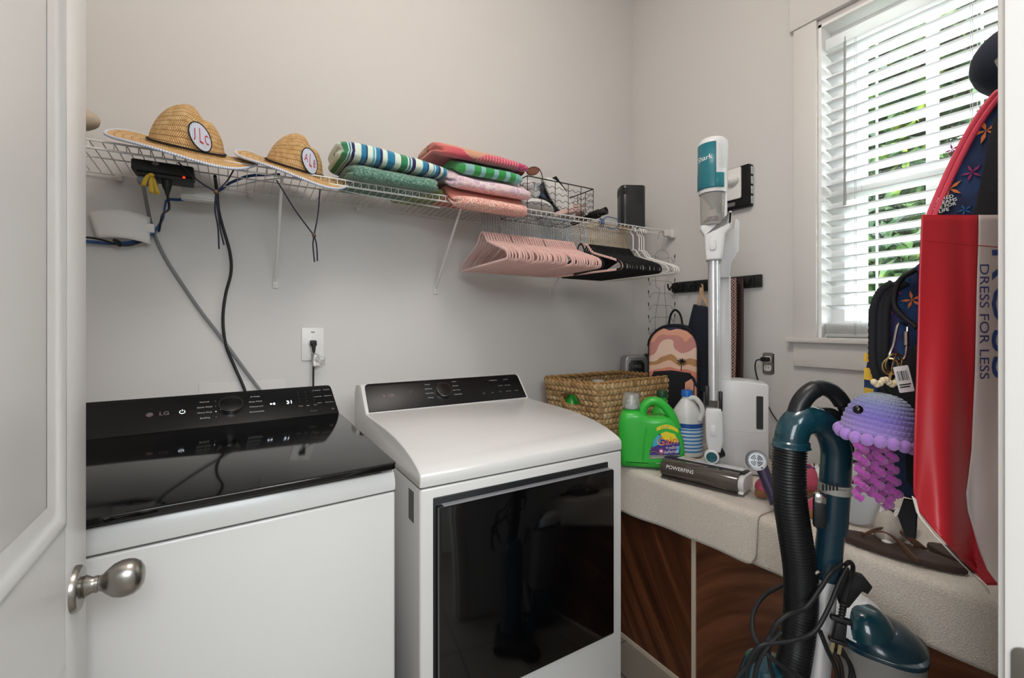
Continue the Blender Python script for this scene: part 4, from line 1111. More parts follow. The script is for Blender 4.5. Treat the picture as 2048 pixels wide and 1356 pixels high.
# ------------------------------------------------------------------ right wall
WR = WX - 0.0005
def FR(Y, Z, dx=0.0): return frame((WR - dx, Y, Z), (0, -1, 0), (0, 0, 1), (-1, 0, 0))
cpn = thing('wall_light', 'black framed white wall unit with round sensor behind the stick vacuum', 'wall unit', (WX, 1.31, 2.01))
F_ = FR(1.325, 2.012)
b = MB(); b.prism(rrect(-0.085, 0.085, -0.10, 0.10, 0.010), 0.0, 0.032, F_, bev=0.004); b.build('frame', M_blkpanel, cpn)
b = MB(); b.prism(rrect(-0.078, 0.045, -0.055, 0.095, 0.008), 0.032, 0.040, F_, bev=0.002); b.build('plate', M_plate, cpn)
b = MB(); b.sphere((0, 0, 0), (0.034, 0.026, 0.03), 20, 12, F_ @ T(0.005, 0.035, 0.045)); b.build('sensor_dome', M_plate, cpn)
for k_ in range(4):
    b = MB(); b.box(0.0845, 0.0875, -0.088 + 0.046 * k_, -0.052 + 0.046 * k_, 0.006, 0.024, 0.001, M=F_); b.build('button', mat('silver', '#c9cccc', 0.25, metal=0.8), cpn)
b = MB(); b.prism(rrect(-0.030, 0.012, -0.085, -0.066, 0.004), 0.032, 0.0335, F_); b.build('badge', M_sticker, cpn)

hr = thing('hook_rail', 'black hook rail on the right wall above the backpacks', 'hook rail', (WX, 1.44, 1.555))
b = MB(); b.box(WR - 0.018, WR, 1.195, 1.690, 1.528, 1.588, 0.005); b.build('rail', M_dkgrey, hr)
for i, y in enumerate((1.24, 1.32, 1.40, 1.48, 1.56, 1.64, 1.68)):
    b = MB(); b.box(WR - 0.026, WR - 0.016, y - 0.014, y + 0.014, 1.535, 1.582, 0.004)
    b.tube(bez([(WR - 0.024, y, 1.572), (WR - 0.045, y, 1.560), (WR - 0.055, y, 1.545), (WR - 0.068, y, 1.560), (WR - 0.070, y, 1.578)], 4), 0.0045, 8)
    b.build('hook', M_rub, hr)

# guitar strap
t_ = NT('woven_strap', rough=0.9); s_ = t_.sep(t_.st())
gx = t_.math('ABSOLUTE', t_.math('SUBTRACT', s_[0], 0.5)); gy = t_.math('ABSOLUTE', t_.math('SUBTRACT', t_.math('FRACT', t_.math('MULTIPLY', s_[1], 18)), 0.5))
di = t_.math('FRACT', t_.math('MULTIPLY', t_.math('ADD', gx, gy), 2.6))
cc = t_.ramp(di, [(0, '#1b1518'), (0.3, '#b33128'), (0.5, '#e8dfd5'), (0.68, '#2b2020'), (0.85, '#d9cfc4')])
t_.color(t_.mix(t_.math('GREATER_THAN', gx, 0.40), cc, '#2a1a17')); M_gs = t_.m
gs = thing('guitar_strap', 'woven red and white patterned strap hanging from the hook rail', 'strap', (WR - 0.06, 1.315, 1.10))
b = MB(); b.grid(lambda u, v: (WR - 0.066 + 0.004 * math.sin(4 * v), 1.316 - 0.036 * u + 0.006 * v, 1.575 - 0.56 * v), 4, 30, uv=lambda u, v: (u, v)); b.build('woven_band', M_gs, gs, solid=0.003)
M_lbr = mat('leather_brown', '#3a2620', 0.5)
b = MB(); b.grid(lambda u, v: (WR - 0.046 + 0.004 * math.sin(3 * v), 1.308 - 0.046 * u + 0.006 * v, 1.575 - 0.60 * v), 3, 12); b.build('leather_backing', M_lbr, gs, solid=0.003)

# broken outlet on the right wall
oy, oz = at(1537, 727, X=WR).y, at(1537, 727, X=WR).z
wo = thing('wall_outlet', 'uncovered electrical outlet on the right wall below the window', 'outlet', (WX, oy, oz))
F_ = FR(oy, oz)
b = MB(); b.box(-0.026, 0.026, -0.045, 0.045, 0.0, 0.0015, M=F_); b.build('wall_box', mat('box_dark', '#3a3835', 0.7), wo)
b = MB(); b.prism(rrect(-0.022, 0.022, -0.050, 0.050, 0.006), 0.002, 0.004, F_); b.build('yoke', M_nickel, wo)
for z in (-0.020, 0.020):
    b = MB(); b.prism(superell(20, 0.016, 0.0145, 3), 0.004, 0.010, F_ @ T(0, z, 0), bev=0.001); rc = b.build('receptacle', M_plate, wo)
    b = MB()
    for dx in (-0.006, 0.006): b.box(dx - 0.001, dx + 0.001, -0.002, 0.006, 0.0101, 0.0106, M=F_ @ T(0, z, 0))
    b.build('slot', M_rub, rc)
pv = thing('appliance_cord', 'thin black cord plugged into the uncovered outlet', 'power cord', (WR - 0.03, oy, oz))
b = MB(); b.box(-0.020, 0.016, 0.010, 0.030, 0.0105, 0.034, 0.004, M=F_); b.build('plug', M_rub, pv)
b = MB(); b.tube(bez([F_ @ Vector(p) for p in ((-0.018, 0.018, 0.025), (-0.040, 0.012, 0.028), (-0.048, -0.02, 0.025), (-0.040, -0.07, 0.02), (-0.015, -0.14, 0.015), (0.02, -0.21, 0.02), (0.07, -0.27, 0.03), (0.12, -0.33, 0.04), (0.14, -0.40, 0.05))], 7), 0.0028, 8); b.build('cable', M_rub, pv)

# desert print backpack and navy bag
t_ = NT('desert_print', rough=0.8); ob = t_.obj(); s_ = t_.sep(ob)
h = t_.math('ADD', s_[2], t_.math('MULTIPLY', t_.noise(ob, 7.0, 1), 0.30))
t_.color(t_.ramp(t_.math('FRACT', t_.math('MULTIPLY', h, 3.3)), [(0.0, '#d98a72'), (0.14, '#e7bfa8'), (0.30, '#b98a5f'), (0.42, '#e8c9b6'), (0.60, '#c98c84'), (0.78, '#e3a58c'), (0.92, '#2c3147')])); M_des = t_.m
M_nvy = mat('navy_fabric', '#1f2533', 0.85, bump=0.2, bscale=500)
M_blkfab = mat('black_fabric', '#15161a', 0.85, bump=0.2, bscale=500)
dp = thing('backpack', 'small backpack with pink desert print hanging near the corner', 'backpack', (1.93, 1.55, 0.90))
Mb = T(1.982, 1.602, 0.905) @ RZ(R(-64))
def arch(hw, hh, n=14, r=0.03):
    out = [(-hw, r)] + [(-hw + r - r * math.cos(R(a)), r - r * math.sin(R(a))) for a in (30, 60, 90)] + [(hw - r + r * math.sin(R(a)), r - r * math.cos(R(a))) for a in (0, 30, 60, 90)]
    zc = hh - hw * 0.85
    out += [(hw * math.cos(PI * i / n), zc + hw * 0.85 * math.sin(PI * i / n)) for i in range(n + 1)]
    return out
FB = Mb @ frame((0, 0, 0), (1, 0, 0), (0, 0, 1), (0, -1, 0))
b = MB(); b.prism(arch(0.132, 0.455), -0.06, 0.055, FB, bev=0.02, seg=3); b.build('body', M_nvy, dp)
b = MB(); b.prism([(p[0] * 0.9, p[1] * 0.93 + 0.015) for p in arch(0.132, 0.455)], 0.050, 0.066, FB, bev=0.012, seg=3); fp = b.build('front_panel', M_des, dp)
b = MB(); b.prism([(-0.105, 0.02), (0.105, 0.02), (0.11, 0.16), (0.09, 0.205), (0.0, 0.215), (-0.09, 0.205), (-0.11, 0.16)], 0.055, 0.090, FB, bev=0.012, seg=3); b.build('front_pocket', M_blkfab, dp)
b = MB(); b.prism([(0.065, 0.025), (0.106, 0.022), (0.11, 0.16), (0.10, 0.18), (0.07, 0.16)], 0.0895, 0.0915, FB); b.build('pocket_print', M_des, dp)
b = MB(); b.tube(bez([FB @ Vector((p[0] * 0.97, p[1] * 0.98, 0.052)) for p in arch(0.132, 0.455)], 2), 0.004, 6); b.build('piping', M_blkfab, dp)
b = MB()
px_, pz_ = 0.045, 0.235
b.tube([FB @ Vector((px_, pz_ - 0.02, 0.067)), FB @ Vector((px_ + 0.003, pz_ + 0.03, 0.067))], 0.0022, 6)
for a in (10, 45, 80, 120, 160, 200, 240, 300, 340):
    d = Vector((math.cos(R(a)), math.sin(R(a)) * 0.9, 0))
    b.tube([FB @ (Vector((px_ + 0.003, pz_ + 0.03, 0.067)) + d * q * 0.026 - Vector((0, q * q * 0.008, 0))) for q in (0, 0.5, 1)], [0.003, 0.004, 0.001], 5, flat=0.6)
b.build('palm_print', M_blkfab, fp)
b = MB(); b.tube(bez([Mb @ Vector(p) for p in ((0.03, 0.055, 0.42), (0.01, 0.08, 0.50), (-0.02, 0.09, 0.53), (-0.04, 0.07, 0.50), (-0.05, 0.055, 0.42))], 5), 0.006, 8, flat=0.5); b.build('grab_loop', M_blkfab, dp)
b = MB()
for q in range(14):
    p_ = Vector((0.128, -0.03 + 0.002 * (q % 2), 0.33 - 0.014 * q)); b.tube([Mb @ (p_ + Vector((0.004 * math.cos(a), 0.004 * (q % 2) * math.sin(a), 0.008 * math.sin(a)))) for a in [2 * PI * i / 8 for i in range(8)]], 0.0014, 5, closed=True)
b.build('chain', M_thin, dp)
nb = thing('shoulder_bag', 'plain dark navy bag hanging on the hook rail behind the stick vacuum', 'bag', (2.0, 1.42, 1.05))
b = MB()
def nav(u, v):
    a = 2 * PI * u; w_ = 0.115 * (0.55 + 0.45 * math.sin(min(1, v * 1.6 + 0.1) * PI / 2)); zz = 1.44 - 0.42 * v
    return (WR - 0.065 + 0.048 * math.sin(a) * (0.5 + 0.5 * math.sin(PI * min(1, v * 1.3 + 0.15))), 1.445 + w_ * math.cos(a), zz + 0.02 * math.cos(a))
b.grid(nav, 36, 16, cu=True); n0 = len(b.v); b.f.append([i * 17 for i in range(36)]); b.f.append([i * 17 + 16 for i in range(36)]); b.mi += [0, 0]
b.build('body', M_nvy, nb, sharp=60)
b = MB(); b.tube(bez([(WR - 0.06, 1.50, 1.43), (WR - 0.06, 1.485, 1.50), (WR - 0.056, 1.48, 1.557), (WR - 0.05, 1.475, 1.50), (WR - 0.05, 1.43, 1.43)], 6), 0.009, 8, flat=0.35); b.build('strap', M_cork, nb)
# ------------------------------------------------------------------ low cabinet under the window
BFX, BTZ = 1.43, 0.735
def wood(name, ang, bend, c0, c1, c2):
    t = NT(name, rough=0.38); ob = t.obj(); s = t.sep(ob)
    ca, sa = math.cos(R(ang)), math.sin(R(ang))
    u = t.math('ADD', t.math('MULTIPLY', s[1], ca), t.math('MULTIPLY', s[2], sa))
    v = t.math('SUBTRACT', t.math('MULTIPLY', s[2], ca), t.math('MULTIPLY', s[1], sa))
    v2 = t.math('ADD', v, t.math('MULTIPLY', t.math('SINE', t.math('MULTIPLY', u, 4.0)), bend))
    co = t.comb(t.math('MULTIPLY', u, 0.9), t.math('MULTIPLY', v2, 14.0), 0.0)
    n = t.noise(co, 1.3, 6, 0.6)
    co2 = t.comb(t.math('MULTIPLY', u, 6.0), t.math('MULTIPLY', v2, 240.0), 0.0)
    n2 = t.noise(co2, 1.0, 3)
    c = t.ramp(n, [(0.30, c0), (0.48, c1), (0.62, c2), (0.72, c1)], 'LINEAR')
    t.color(t.mix(t.math('MULTIPLY', n2, 0.45), c, c0)); return t.m
M_w1 = wood('dark_wood_left', 60, 0.03, '#2e180e', '#57301d', '#7c4a2c')
M_w2 = wood('dark_wood_right', -32, 0.10, '#3d2317', '#6b4029', '#855438')
M_cream = mat('cream_edge', '#cdbfae', 0.5)
M_cab = mat('cabinet_white', '#cfc8be', 0.5)
CB = thing('low_cabinet', 'long low dark wood cabinet with cream edges under the window', 'cabinet', (1.75, 1.1, 0))
b = MB(); b.box(BFX + 0.02, WX - 0.02, 0.20, DY - 0.03, 0.0, BTZ - 0.02); b.build('carcass', M_cab, CB)
b = MB(); b.box(BFX, WX - 0.004, 0.17, DY - 0.012, BTZ - 0.022, BTZ, 0.002); b.build('cabinet_top', M_cab, CB)
for (y0, y1, m) in ((1.0855, 1.97, M_w1), (0.20, 1.0665, M_w2)):
    b = MB(); b.box(BFX + 0.004, BFX + 0.02, y0, y1, 0.0195, BTZ - 0.024, 0.0005, 1); b.build('door', m, CB)
b = MB(); b.box(BFX, BFX + 0.021, 0.19, 1.985, 0.0, 0.019, 0.001, 1); b.box(BFX, BFX + 0.021, 1.0675, 1.0845, 0.019, BTZ - 0.022, 0.001, 1); b.build('edge_strip', M_cream, CB)

t_ = NT('cream_terry', rough=0.95, sheen=0.3); ob = t_.obj(); n_ = t_.noise(ob, 330, 3)
t_.color(t_.mix(t_.math('MULTIPLY', t_.noise(ob, 5, 3), 0.35), t_.ramp(n_, [(0.3, '#d2c8bb'), (0.65, '#f2ebe2')], 'LINEAR'), '#dcc9b3')); t_.bump(n_, 1.0, 0.004); M_terry = t_.m
def bench_towel(label, ya, yb, zb0, zb1, th, lift, seed, xback):
    top = BTZ + 0.0015 + lift
    def f(u, v):
        y = ya + (yb - ya) * v
        zb = zb0 + (zb1 - zb0) * v
        Lh = (xback - BFX); Ld = top - zb; rr = 0.013
        s_ = u * (Lh + Ld)
        fx = BFX - 0.006 - lift
        if s_ < Lh - rr: x, z = xback - s_ * (xback - fx - rr) / (Lh - rr), top
        else:
            q = s_ - (Lh - rr)
            if q < rr * PI / 2:
                a = q / rr; x = fx + rr - rr * math.sin(a); z = top - rr + rr * math.cos(a)
            else: x = fx; z = top - rr - (q - rr * PI / 2) * (Ld - rr) / (Ld + rr - rr * PI / 2)
        dn = max(0.0, (top - 0.02 - z) / 0.15)
        x += -0.010 * dn * (0.6 + math.sin(y * 11 + seed) * 0.6 + 0.35 * math.sin(y * 27 + seed * 2)) - abs(0.0025 * dn)
        if dn == 0: z += 0.0022 * (mnoise.noise(Vector((x * 9, y * 9, seed))) + 0.6) * min(1, u * 9)
        # rounded lower corner
        if dn > 0.6:
            e = min(v, 1 - v) * abs(yb - ya); cr = 0.03
            if e < cr: z += (1 - math.sqrt(max(0, 1 - (1 - e / cr) ** 2))) * 0.03 * min(1, (dn - 0.6) * 3)
        return (x, y, z)
    b = MB(); b.grid(f, 70, 90)
    o = b.build('bath_towel', M_terry, solid=th, soff=1, sharp=80); return tag(o, label, 'towel', 'white towels covering the low cabinet')
bench_towel('cream bath towel covering the right part of the low cabinet, under the sandals', 0.175, 0.90, 0.588, 0.590, 0.006, 0.0, 2.0, 2.06)
bench_towel('cream bath towel covering the left part of the low cabinet, under the green jug', 0.825, 1.985, 0.592, 0.535, 0.006, 0.0075, 5.0, 2.06)
BT = 0.757          # towel surface, left part
BT2 = 0.746         # towel surface, right part

def VF(px, z, t, yaw=0.0):
    """upright frame on the cabinet whose local -y side faces the doorway, turned by yaw"""
    a, c_ = ray(px); p = Vector((a * t, c_ * t, z)); az = math.atan2(a, c_)
    return T(*p) @ RZ(-az + yaw)
def FACE(M, y): return M @ frame((0, y, 0), (1, 0, 0), (0, 0, 1), (0, -1, 0))   # local xy = x,z of the front face

# ------------------------------------------------------------------ woven basket
t_ = NT('water_hyacinth', rough=0.7); s_ = t_.sep(t_.st())
V_ = t_.math('MULTIPLY', s_[1], 1 / 0.027); fv = t_.math('FRACT', V_); row = t_.math('FLOOR', V_)
sg_ = t_.math('SUBTRACT', t_.math('MULTIPLY', t_.math('FRACT', t_.math('MULTIPLY', row, 0.5)), 4), 1)
ch_ = t_.math('FRACT', t_.math('ADD', t_.math('MULTIPLY', s_[0], 1 / 0.026), t_.math('MULTIPLY', t_.math('MULTIPLY', sg_, t_.math('ABSOLUTE', t_.math('SUBTRACT', fv, 0.5))), 1.3)))
h_ = t_.math('MULTIPLY', t_.math('SINE', t_.math('MULTIPLY', ch_, PI)), t_.math('POWER', t_.math('SINE', t_.math('MULTIPLY', fv, PI)), 0.5))
cid = t_.noise(t_.comb(t_.math('FLOOR', t_.math('ADD', t_.math('MULTIPLY', s_[0], 1 / 0.026), 0.0)), row), 3.7, 2)
fib = t_.noise(t_.comb(t_.math('MULTIPLY', s_[0], 300), t_.math('MULTIPLY', s_[1], 90)), 1.0, 3)
cb = t_.ramp(cid, [(0.3, '#a98558'), (0.5, '#d0aa76'), (0.7, '#ecd2a4')], 'LINEAR')
t_.color(t_.mix(t_.math('POWER', t_.math('MAXIMUM', h_, 0.0), 0.6), '#4a321c', t_.mix(t_.math('MULTIPLY', fib, 0.5), cb, '#7d5c38'))); t_.bump(fib, 0.4, 0.001); M_hya = t_.m
bs_ = thing('woven_basket', 'large woven water hyacinth basket on the corner of the low cabinet', 'basket', (1.70, 1.78, BT))
top_c = [Vector((1.404, 1.560)), Vector((1.345, 1.893)), Vector((1.893, 1.898)), Vector((1.932, 1.588))]
ctr = sum(top_c, Vector((0, 0))) / 4
bot_c = [ctr + (p - ctr) * 0.90 + Vector((0.03, 0)) for p in top_c]
zb, zt = BT + 0.002, 1.081
def bask(s, v):
    s4 = (s % 1.0) * 4; i = int(s4) % 4; f = s4 - int(s4)
    a, c_ = top_c[i], top_c[(i + 1) % 4]; a2, c2 = bot_c[i], bot_c[(i + 1) % 4]
    p = a.lerp(c_, f); q = a2.lerp(c2, f); r = q.lerp(p, v)
    d = (c_ - a).normalized(); nrm = Vector((-d.y, d.x))
    if (r + nrm * 0.01 - ctr).length < (r - ctr).length: nrm = -nrm
    # round the corners
    e = min(f, 1 - f); L = (c_ - a).length
    cr = 0.03 / L
    if e < cr: r = r.lerp(ctr, (1 - e / cr) ** 2 * 0.028)
    return r, nrm, L * f
per = [(top_c[(i + 1) % 4] - top_c[i]).length for i in range(4)]
b = MB(); NU, NV_ = 400, 72
def bf(u, v):
    r, nrm, l = bask(u, v)
    i = int((u % 1.0) * 4) % 4; s = sum(per[:i]) + l; h = v * (zt - zb)
    fvv = (h / 0.027) % 1; rw = int(h / 0.027); sg2 = -1 if rw % 2 == 0 else 1
    ch = (s / 0.026 + sg2 * abs(fvv - 0.5) * 1.3) % 1
    dsp = 0.007 * math.sin(PI * ch) * math.sin(PI * fvv) ** 0.5
    r = r + nrm * dsp
    return (r.x, r.y, zb + h)
def buv(u, v):
    i = int((u % 1.0) * 4) % 4; _, _, l = bask(u, v); return (sum(per[:i]) + l, v * (zt - zb))
b.grid(bf, NU, NV_, cu=True, uv=buv)
# hand hole in the short left face
keep = []
for k_, f in enumerate(b.f):
    i = k_ // NV_; j = k_ % NV_
    uu = (i + 0.5) / NU * 4; vv = (j + 0.5) / NV_
    if uu < 1 and ((uu - 0.50) / 0.17) ** 2 + ((vv - 0.73) / 0.095) ** 4 < 1: continue
    keep.append(f)
b.f = keep; b.mi = [0] * len(keep)
b.build('basket_wall', M_hya, bs_, solid=0.010, soff=-1, sharp=180, recalc=False)
M_rope = mat('basket_rope', '#a07c4c', 0.75, bump=0.7, bscale=120, noise=0.3, nscale=90)
b = MB(); rim = []
for i in range(240):
    r, n_, l = bask(i / 240, 1.0); rim.append(Vector((r.x, r.y, zt + 0.003)))
for ph in (0, PI):
    pts = []
    for i, p in enumerate(rim):
        d = (rim[(i + 1) % 240] - rim[i - 1]).normalized(); n_ = Vector((-d.y, d.x, 0)); a = i * 0.55 + ph
        pts.append(p + n_ * 0.006 * math.cos(a) + Vector((0, 0, 0.006 * math.sin(a))))
    b.tube(pts, 0.0065, 6, closed=True)
b.build('rim', M_rope, bs_)
b = MB(); hp = []
for i in range(40):
    a = 2 * PI * i / 40; ca, sa = math.cos(a), math.sin(a)
    uu = (0.5 + 0.17 * math.copysign(abs(ca) ** 0.6, ca)) / 4; vv = 0.73 + 0.095 * math.copysign(abs(sa) ** 0.6, sa)
    hp.append(Vector(bf(uu, vv)))
b.tube(hp, 0.007, 8, closed=True); b.build('handle_binding', M_rope, bs_)
b = MB(); b.add([(p.x, p.y, zb + 0.004) for p in bot_c] + [(p.x, p.y, zb) for p in bot_c], [[0, 1, 2, 3], [7, 6, 5, 4]]); b.build('basket_bottom', M_rope, bs_)

# ------------------------------------------------------------------ bottles
M_green = mat('jug_green', '#35b93f', 0.32, sss=0.0, coat=0.2)
M_clearcap = mat('clear_cap', '#f2f6f4', 0.08, trans=0.85, ior=1.35)
M_yellow = mat('label_yellow', '#e8d837', 0.4); M_purple = mat('label_purple', '#4a3a86', 0.4); M_orange = mat('label_orange', '#e5602c', 0.4)
M_cyan = mat('label_cyan', '#46aecb', 0.4); M_mag = mat('label_magenta', '#b3428f', 0.4); M_lgrey = mat('label_grey', '#8b9184', 0.4); M_white = mat('white_print', '#efefef', 0.5)
M_dgreen = mat('label_green', '#2a9a34', 0.4)
def jug(label, MJ, scale=1.0, main=True):
    t = thing('detergent_jug', label, 'bottle', MJ.translation)
    M = MJ @ SC(scale, scale, scale)
    F = FACE(M, 0.0)
    out = [(-0.128, 0.010), (-0.118, 0.0), (0.112, 0.0), (0.126, 0.012), (0.132, 0.07), (0.128, 0.115), (0.110, 0.168), (0.082, 0.203), (0.048, 0.216), (0.010, 0.210), (-0.020, 0.212), (-0.038, 0.226), (-0.052, 0.232), (-0.105, 0.232), (-0.120, 0.222), (-0.132, 0.190), (-0.135, 0.10)]
    b = MB(); b.prism(out, -0.058, 0.058, F, bev=0.026, seg=5); bd = b.build('body', M_green, t, sharp=50)
    b = MB(); b.tube(bez([F @ Vector(p) for p in ((-0.034, 0.195, 0), (-0.031, 0.238, 0), (-0.010, 0.266, 0), (0.024, 0.272, 0), (0.056, 0.252, 0), (0.085, 0.214, 0), (0.106, 0.160, 0))], 6), 0.0185, 16); b.build('handle', M_green, t)
    cx_ = -0.079
    if main:
        b = MB(); b.lathe([(0.034, 0.226), (0.034, 0.234), (0.031, 0.236), (0.031, 0.240)], 28, M @ T(cx_, 0, 0)); b.build('neck_ring', M_green, t)
        b = MB(); b.lathe([(0.026, 0.238), (0.026, 0.252), (0.020, 0.255), (0.019, 0.272), (0.014, 0.276), (0.013, 0.292), (0.0001, 0.294)], 24, M @ T(cx_, 0, 0)); b.build('spout', mat('spout_white', '#eceae4', 0.4), t)
        b = MB(); b.lathe([(0.037, 0.240), (0.0375, 0.262), (0.033, 0.300), (0.030, 0.304), (0.0001, 0.304), (0.0001, 0.3025), (0.029, 0.3025), (0.0315, 0.299), (0.036, 0.262), (0.0355, 0.240)], 32, M @ T(cx_, 0, 0)); b.build('cap', M_clearcap, t)
        # ridge of the pour side
        b = MB(); b.tube(bez([F @ Vector(p) for p in ((-0.030, 0.215, 0.040), (-0.022, 0.180, 0.054), (-0.030, 0.120, 0.0575), (-0.035, 0.05, 0.0575), (-0.03, 0.02, 0.05))], 6), 0.004, 8); b.build('ridge', M_green, bd)
        Lb = FACE(M, -0.0582)
        lab = MB()
        lab.prism([(-0.012, 0.042), (0.106, 0.052), (0.112, 0.085), (0.108, 0.120), (0.088, 0.150), (0.055, 0.158), (0.025, 0.145), (0.004, 0.110), (-0.008, 0.075)], 0, 0.0006, Lb, m=0)
        lab.prism([(-0.012, 0.042), (0.106, 0.052), (0.108, 0.066), (-0.010, 0.058)], 0.0006, 0.001, Lb, m=5)
        lab.prism([(0.0, 0.09), (0.03, 0.105), (0.04, 0.140), (0.022, 0.143), (0.006, 0.118)], 0.0006, 0.001, Lb, m=3)
        lab.prism([(0.030, 0.128), (0.090, 0.115), (0.106, 0.118), (0.088, 0.150), (0.055, 0.158), (0.035, 0.150)], 0.0006, 0.001, Lb, m=1)
        lab.tube(bez([Lb @ Vector(p) for p in ((-0.006, 0.078, 0.001), (0.006, 0.085, 0.001), (0.018, 0.078, 0.001), (0.034, 0.072, 0.001))], 5), 0.0035, 6, m=4, flat=0.15)
        lab.tube(bez([Lb @ Vector(p) for p in ((-0.006, 0.070, 0.001), (0.008, 0.074, 0.001), (0.022, 0.070, 0.001), (0.040, 0.064, 0.001))], 5), 0.0025, 6, m=1, flat=0.15)
        lab.prism(superell(20, 0.011, 0.011, 2), 0.001, 0.0014, Lb @ T(0.036, 0.077, 0), m=4); lab.prism(superell(20, 0.006, 0.006, 2), 0.0014, 0.0018, Lb @ T(0.036, 0.077, 0), m=6)
        lab.prism([(0.092, 0.07), (0.106, 0.075), (0.109, 0.105), (0.098, 0.095)], 0.0006, 0.001, Lb, m=3)
        # banner
        bn = [(0.018 + 0.084 * i / 10, 0.148 + 0.022 * math.sin(PI * (0.15 + 0.75 * i / 10))) for i in range(11)]
        lab.prism(bn + [(x, z + 0.014 + 0.003 * math.sin(PI * i / 10)) for i, (x, z) in list(enumerate(bn))[::-1]], 0.0006, 0.0012, Lb, m=1)
        lab.prism([(-0.014, 0.012), (0.108, 0.020), (0.108, 0.036), (-0.014, 0.028)], 0, 0.0006, Lb, m=7)
        lb = lab.build('label', [M_purple, M_yellow, M_orange, M_cyan, M_mag, M_lgrey, M_white, M_dgreen], t, flat=True)
        tx = MB(); Rt = lambda x, z, a: Lb @ T(x, z, 0.0012) @ RZ(R(a))
        tx.text('Gain', 0.0445, Rt(0.060, 0.118, 9) @ T(0, 0, 0.0), 1); tx.text('Gain', 0.043, Rt(0.0598, 0.1185, 9) @ T(0.0006, 0.0006, 0.0006), 0)
        tx.text('+odor', 0.020, Rt(0.078, 0.094, 9), 1); tx.text('defense', 0.019, Rt(0.074, 0.077, 9), 1)
        tx.text('11', 0.017, Rt(0.042, 0.1745, 16) , 2); tx.text('months', 0.006, Rt(0.060, 0.181, 3), 2); tx.text('fresh', 0.006, Rt(0.058, 0.175, 3), 2)
        tx.text('Super Fresh Blast', 0.007, Rt(0.024, 0.051, 4), 1); tx.text('Freshness for longer', 0.006, Rt(0.04, 0.028, 4), 1); tx.text('128 FL OZ', 0.006, Rt(0.05, 0.020, 4), 1)
        tx.build('lettering', [M_orange, M_white, M_purple], lb, recalc=False)
    return t
jug('big bright green laundry detergent jug with a clear cap and colourful label', VF(1301, BT + 0.002, 1.93, R(6)))
gb = thing('detergent_bottle', 'smaller green bottle with dark green cap behind the big green jug', 'bottle', (0, 0, 0)); Mg2 = VF(1333, BT + 0.002, 2.12); gb.location = Mg2.translation
b = MB(); b.lathe([(0.0001, 0), (0.05, 0), (0.053, 0.01), (0.053, 0.17), (0.040, 0.205), (0.022, 0.225), (0.022, 0.255)], 28, Mg2 @ T(-0.02, 0.02, 0)); b.build('body', M_green, gb)
b = MB(); b.lathe([(0.025, 0.255), (0.025, 0.283), (0.022, 0.287), (0.0001, 0.287)], 24, Mg2 @ T(-0.02, 0.02, 0)); b.build('cap', mat('cap_dark_green', '#1d4a2c', 0.4), gb)
MBl = VF(1374, BT + 0.002, 2.10)
bb_ = thing('bleach_bottle', 'white bleach bottle with a blue cap and blue label behind the green jug', 'bottle', MBl.translation)
M_hdpe = mat('bottle_white', '#dcdedd', 0.35)
b = MB(); b.lathe([(0.0001, 0), (0.062, 0), (0.067, 0.006), (0.067, 0.175), (0.063, 0.195), (0.045, 0.225), (0.026, 0.252), (0.022, 0.258), (0.022, 0.27)], 36, MBl); b.build('body', M_hdpe, bb_)
b = MB(); b.tube(bez([MBl @ Vector(p) for p in ((0.006, -0.016, 0.258), (0.034, -0.022, 0.262), (0.058, -0.03, 0.235), (0.066, -0.035, 0.20), (0.052, -0.04, 0.165))], 6), 0.011, 12); b.build('handle', M_hdpe, bb_)
b = MB(); b.lathe([(0.026, 0.266), (0.026, 0.290), (0.023, 0.294), (0.0001, 0.294)], 28, MBl); b.build('cap', mat('cap_blue', '#1b6bc0', 0.35), bb_)
t_ = NT('bleach_label', rough=0.4); s_ = t_.sep(t_.st())
st_ = t_.math('GREATER_THAN', t_.math('FRACT', t_.math('MULTIPLY', s_[1], 62)), 0.45)
t_.color(t_.mix(t_.math('GREATER_THAN', s_[1], 0.108), t_.mix(t_.math('GREATER_THAN', s_[0], 0.30), '#2d8fb6', t_.mix(st_, '#3e86c4', '#cfe0ee')), '#2553a0')); 
b = MB(); b.lathe([(0.0676, 0.022), (0.0676, 0.150)], 30, MBl, a0=R(-165), a1=R(10)); b.build('label', t_.m, bb_)
# bottles inside the basket
kb = thing('cleaner_bottle', 'bottle with a navy cap standing inside the basket', 'bottle', (1.50, 1.80, BT))
MK_ = T(1.440, 1.79, zb + 0.006)
b = MB(); b.lathe([(0.0001, 0), (0.038, 0), (0.038, 0.20), (0.018, 0.24), (0.016, 0.26)], 24, MK_); b.build('body', M_green, kb)
b = MB(); b.lathe([(0.019, 0.258), (0.019, 0.296), (0.0001, 0.298)], 20, MK_); b.build('cap', mat('cap_navy', '#23285a', 0.4), kb)
kb = thing('cleaner_bottle', 'bottle with a clear dome cap standing inside the basket', 'bottle', (1.62, 1.80, BT))
MK_ = T(1.56, 1.73, zb + 0.006)
b = MB(); b.lathe([(0.0001, 0), (0.045, 0), (0.045, 0.22), (0.030, 0.26)], 24, MK_); b.build('body', M_hdpe, kb)
b = MB(); b.lathe([(0.034, 0.262), (0.034, 0.300), (0.028, 0.312), (0.0001, 0.313)], 28, MK_); b.build('cap', mat('cap_frosted', '#d8dbd8', 0.2, trans=0.5), kb)
b = MB(); b.lathe([(0.0001, 0.001), (0.010, 0.001), (0.010, -0.001), (0.0001, -0.001)], 16, MK_ @ T(0.003, -0.035, 0.285) @ RX(PI / 2)); b.build('red_dot', M_mag, kb)

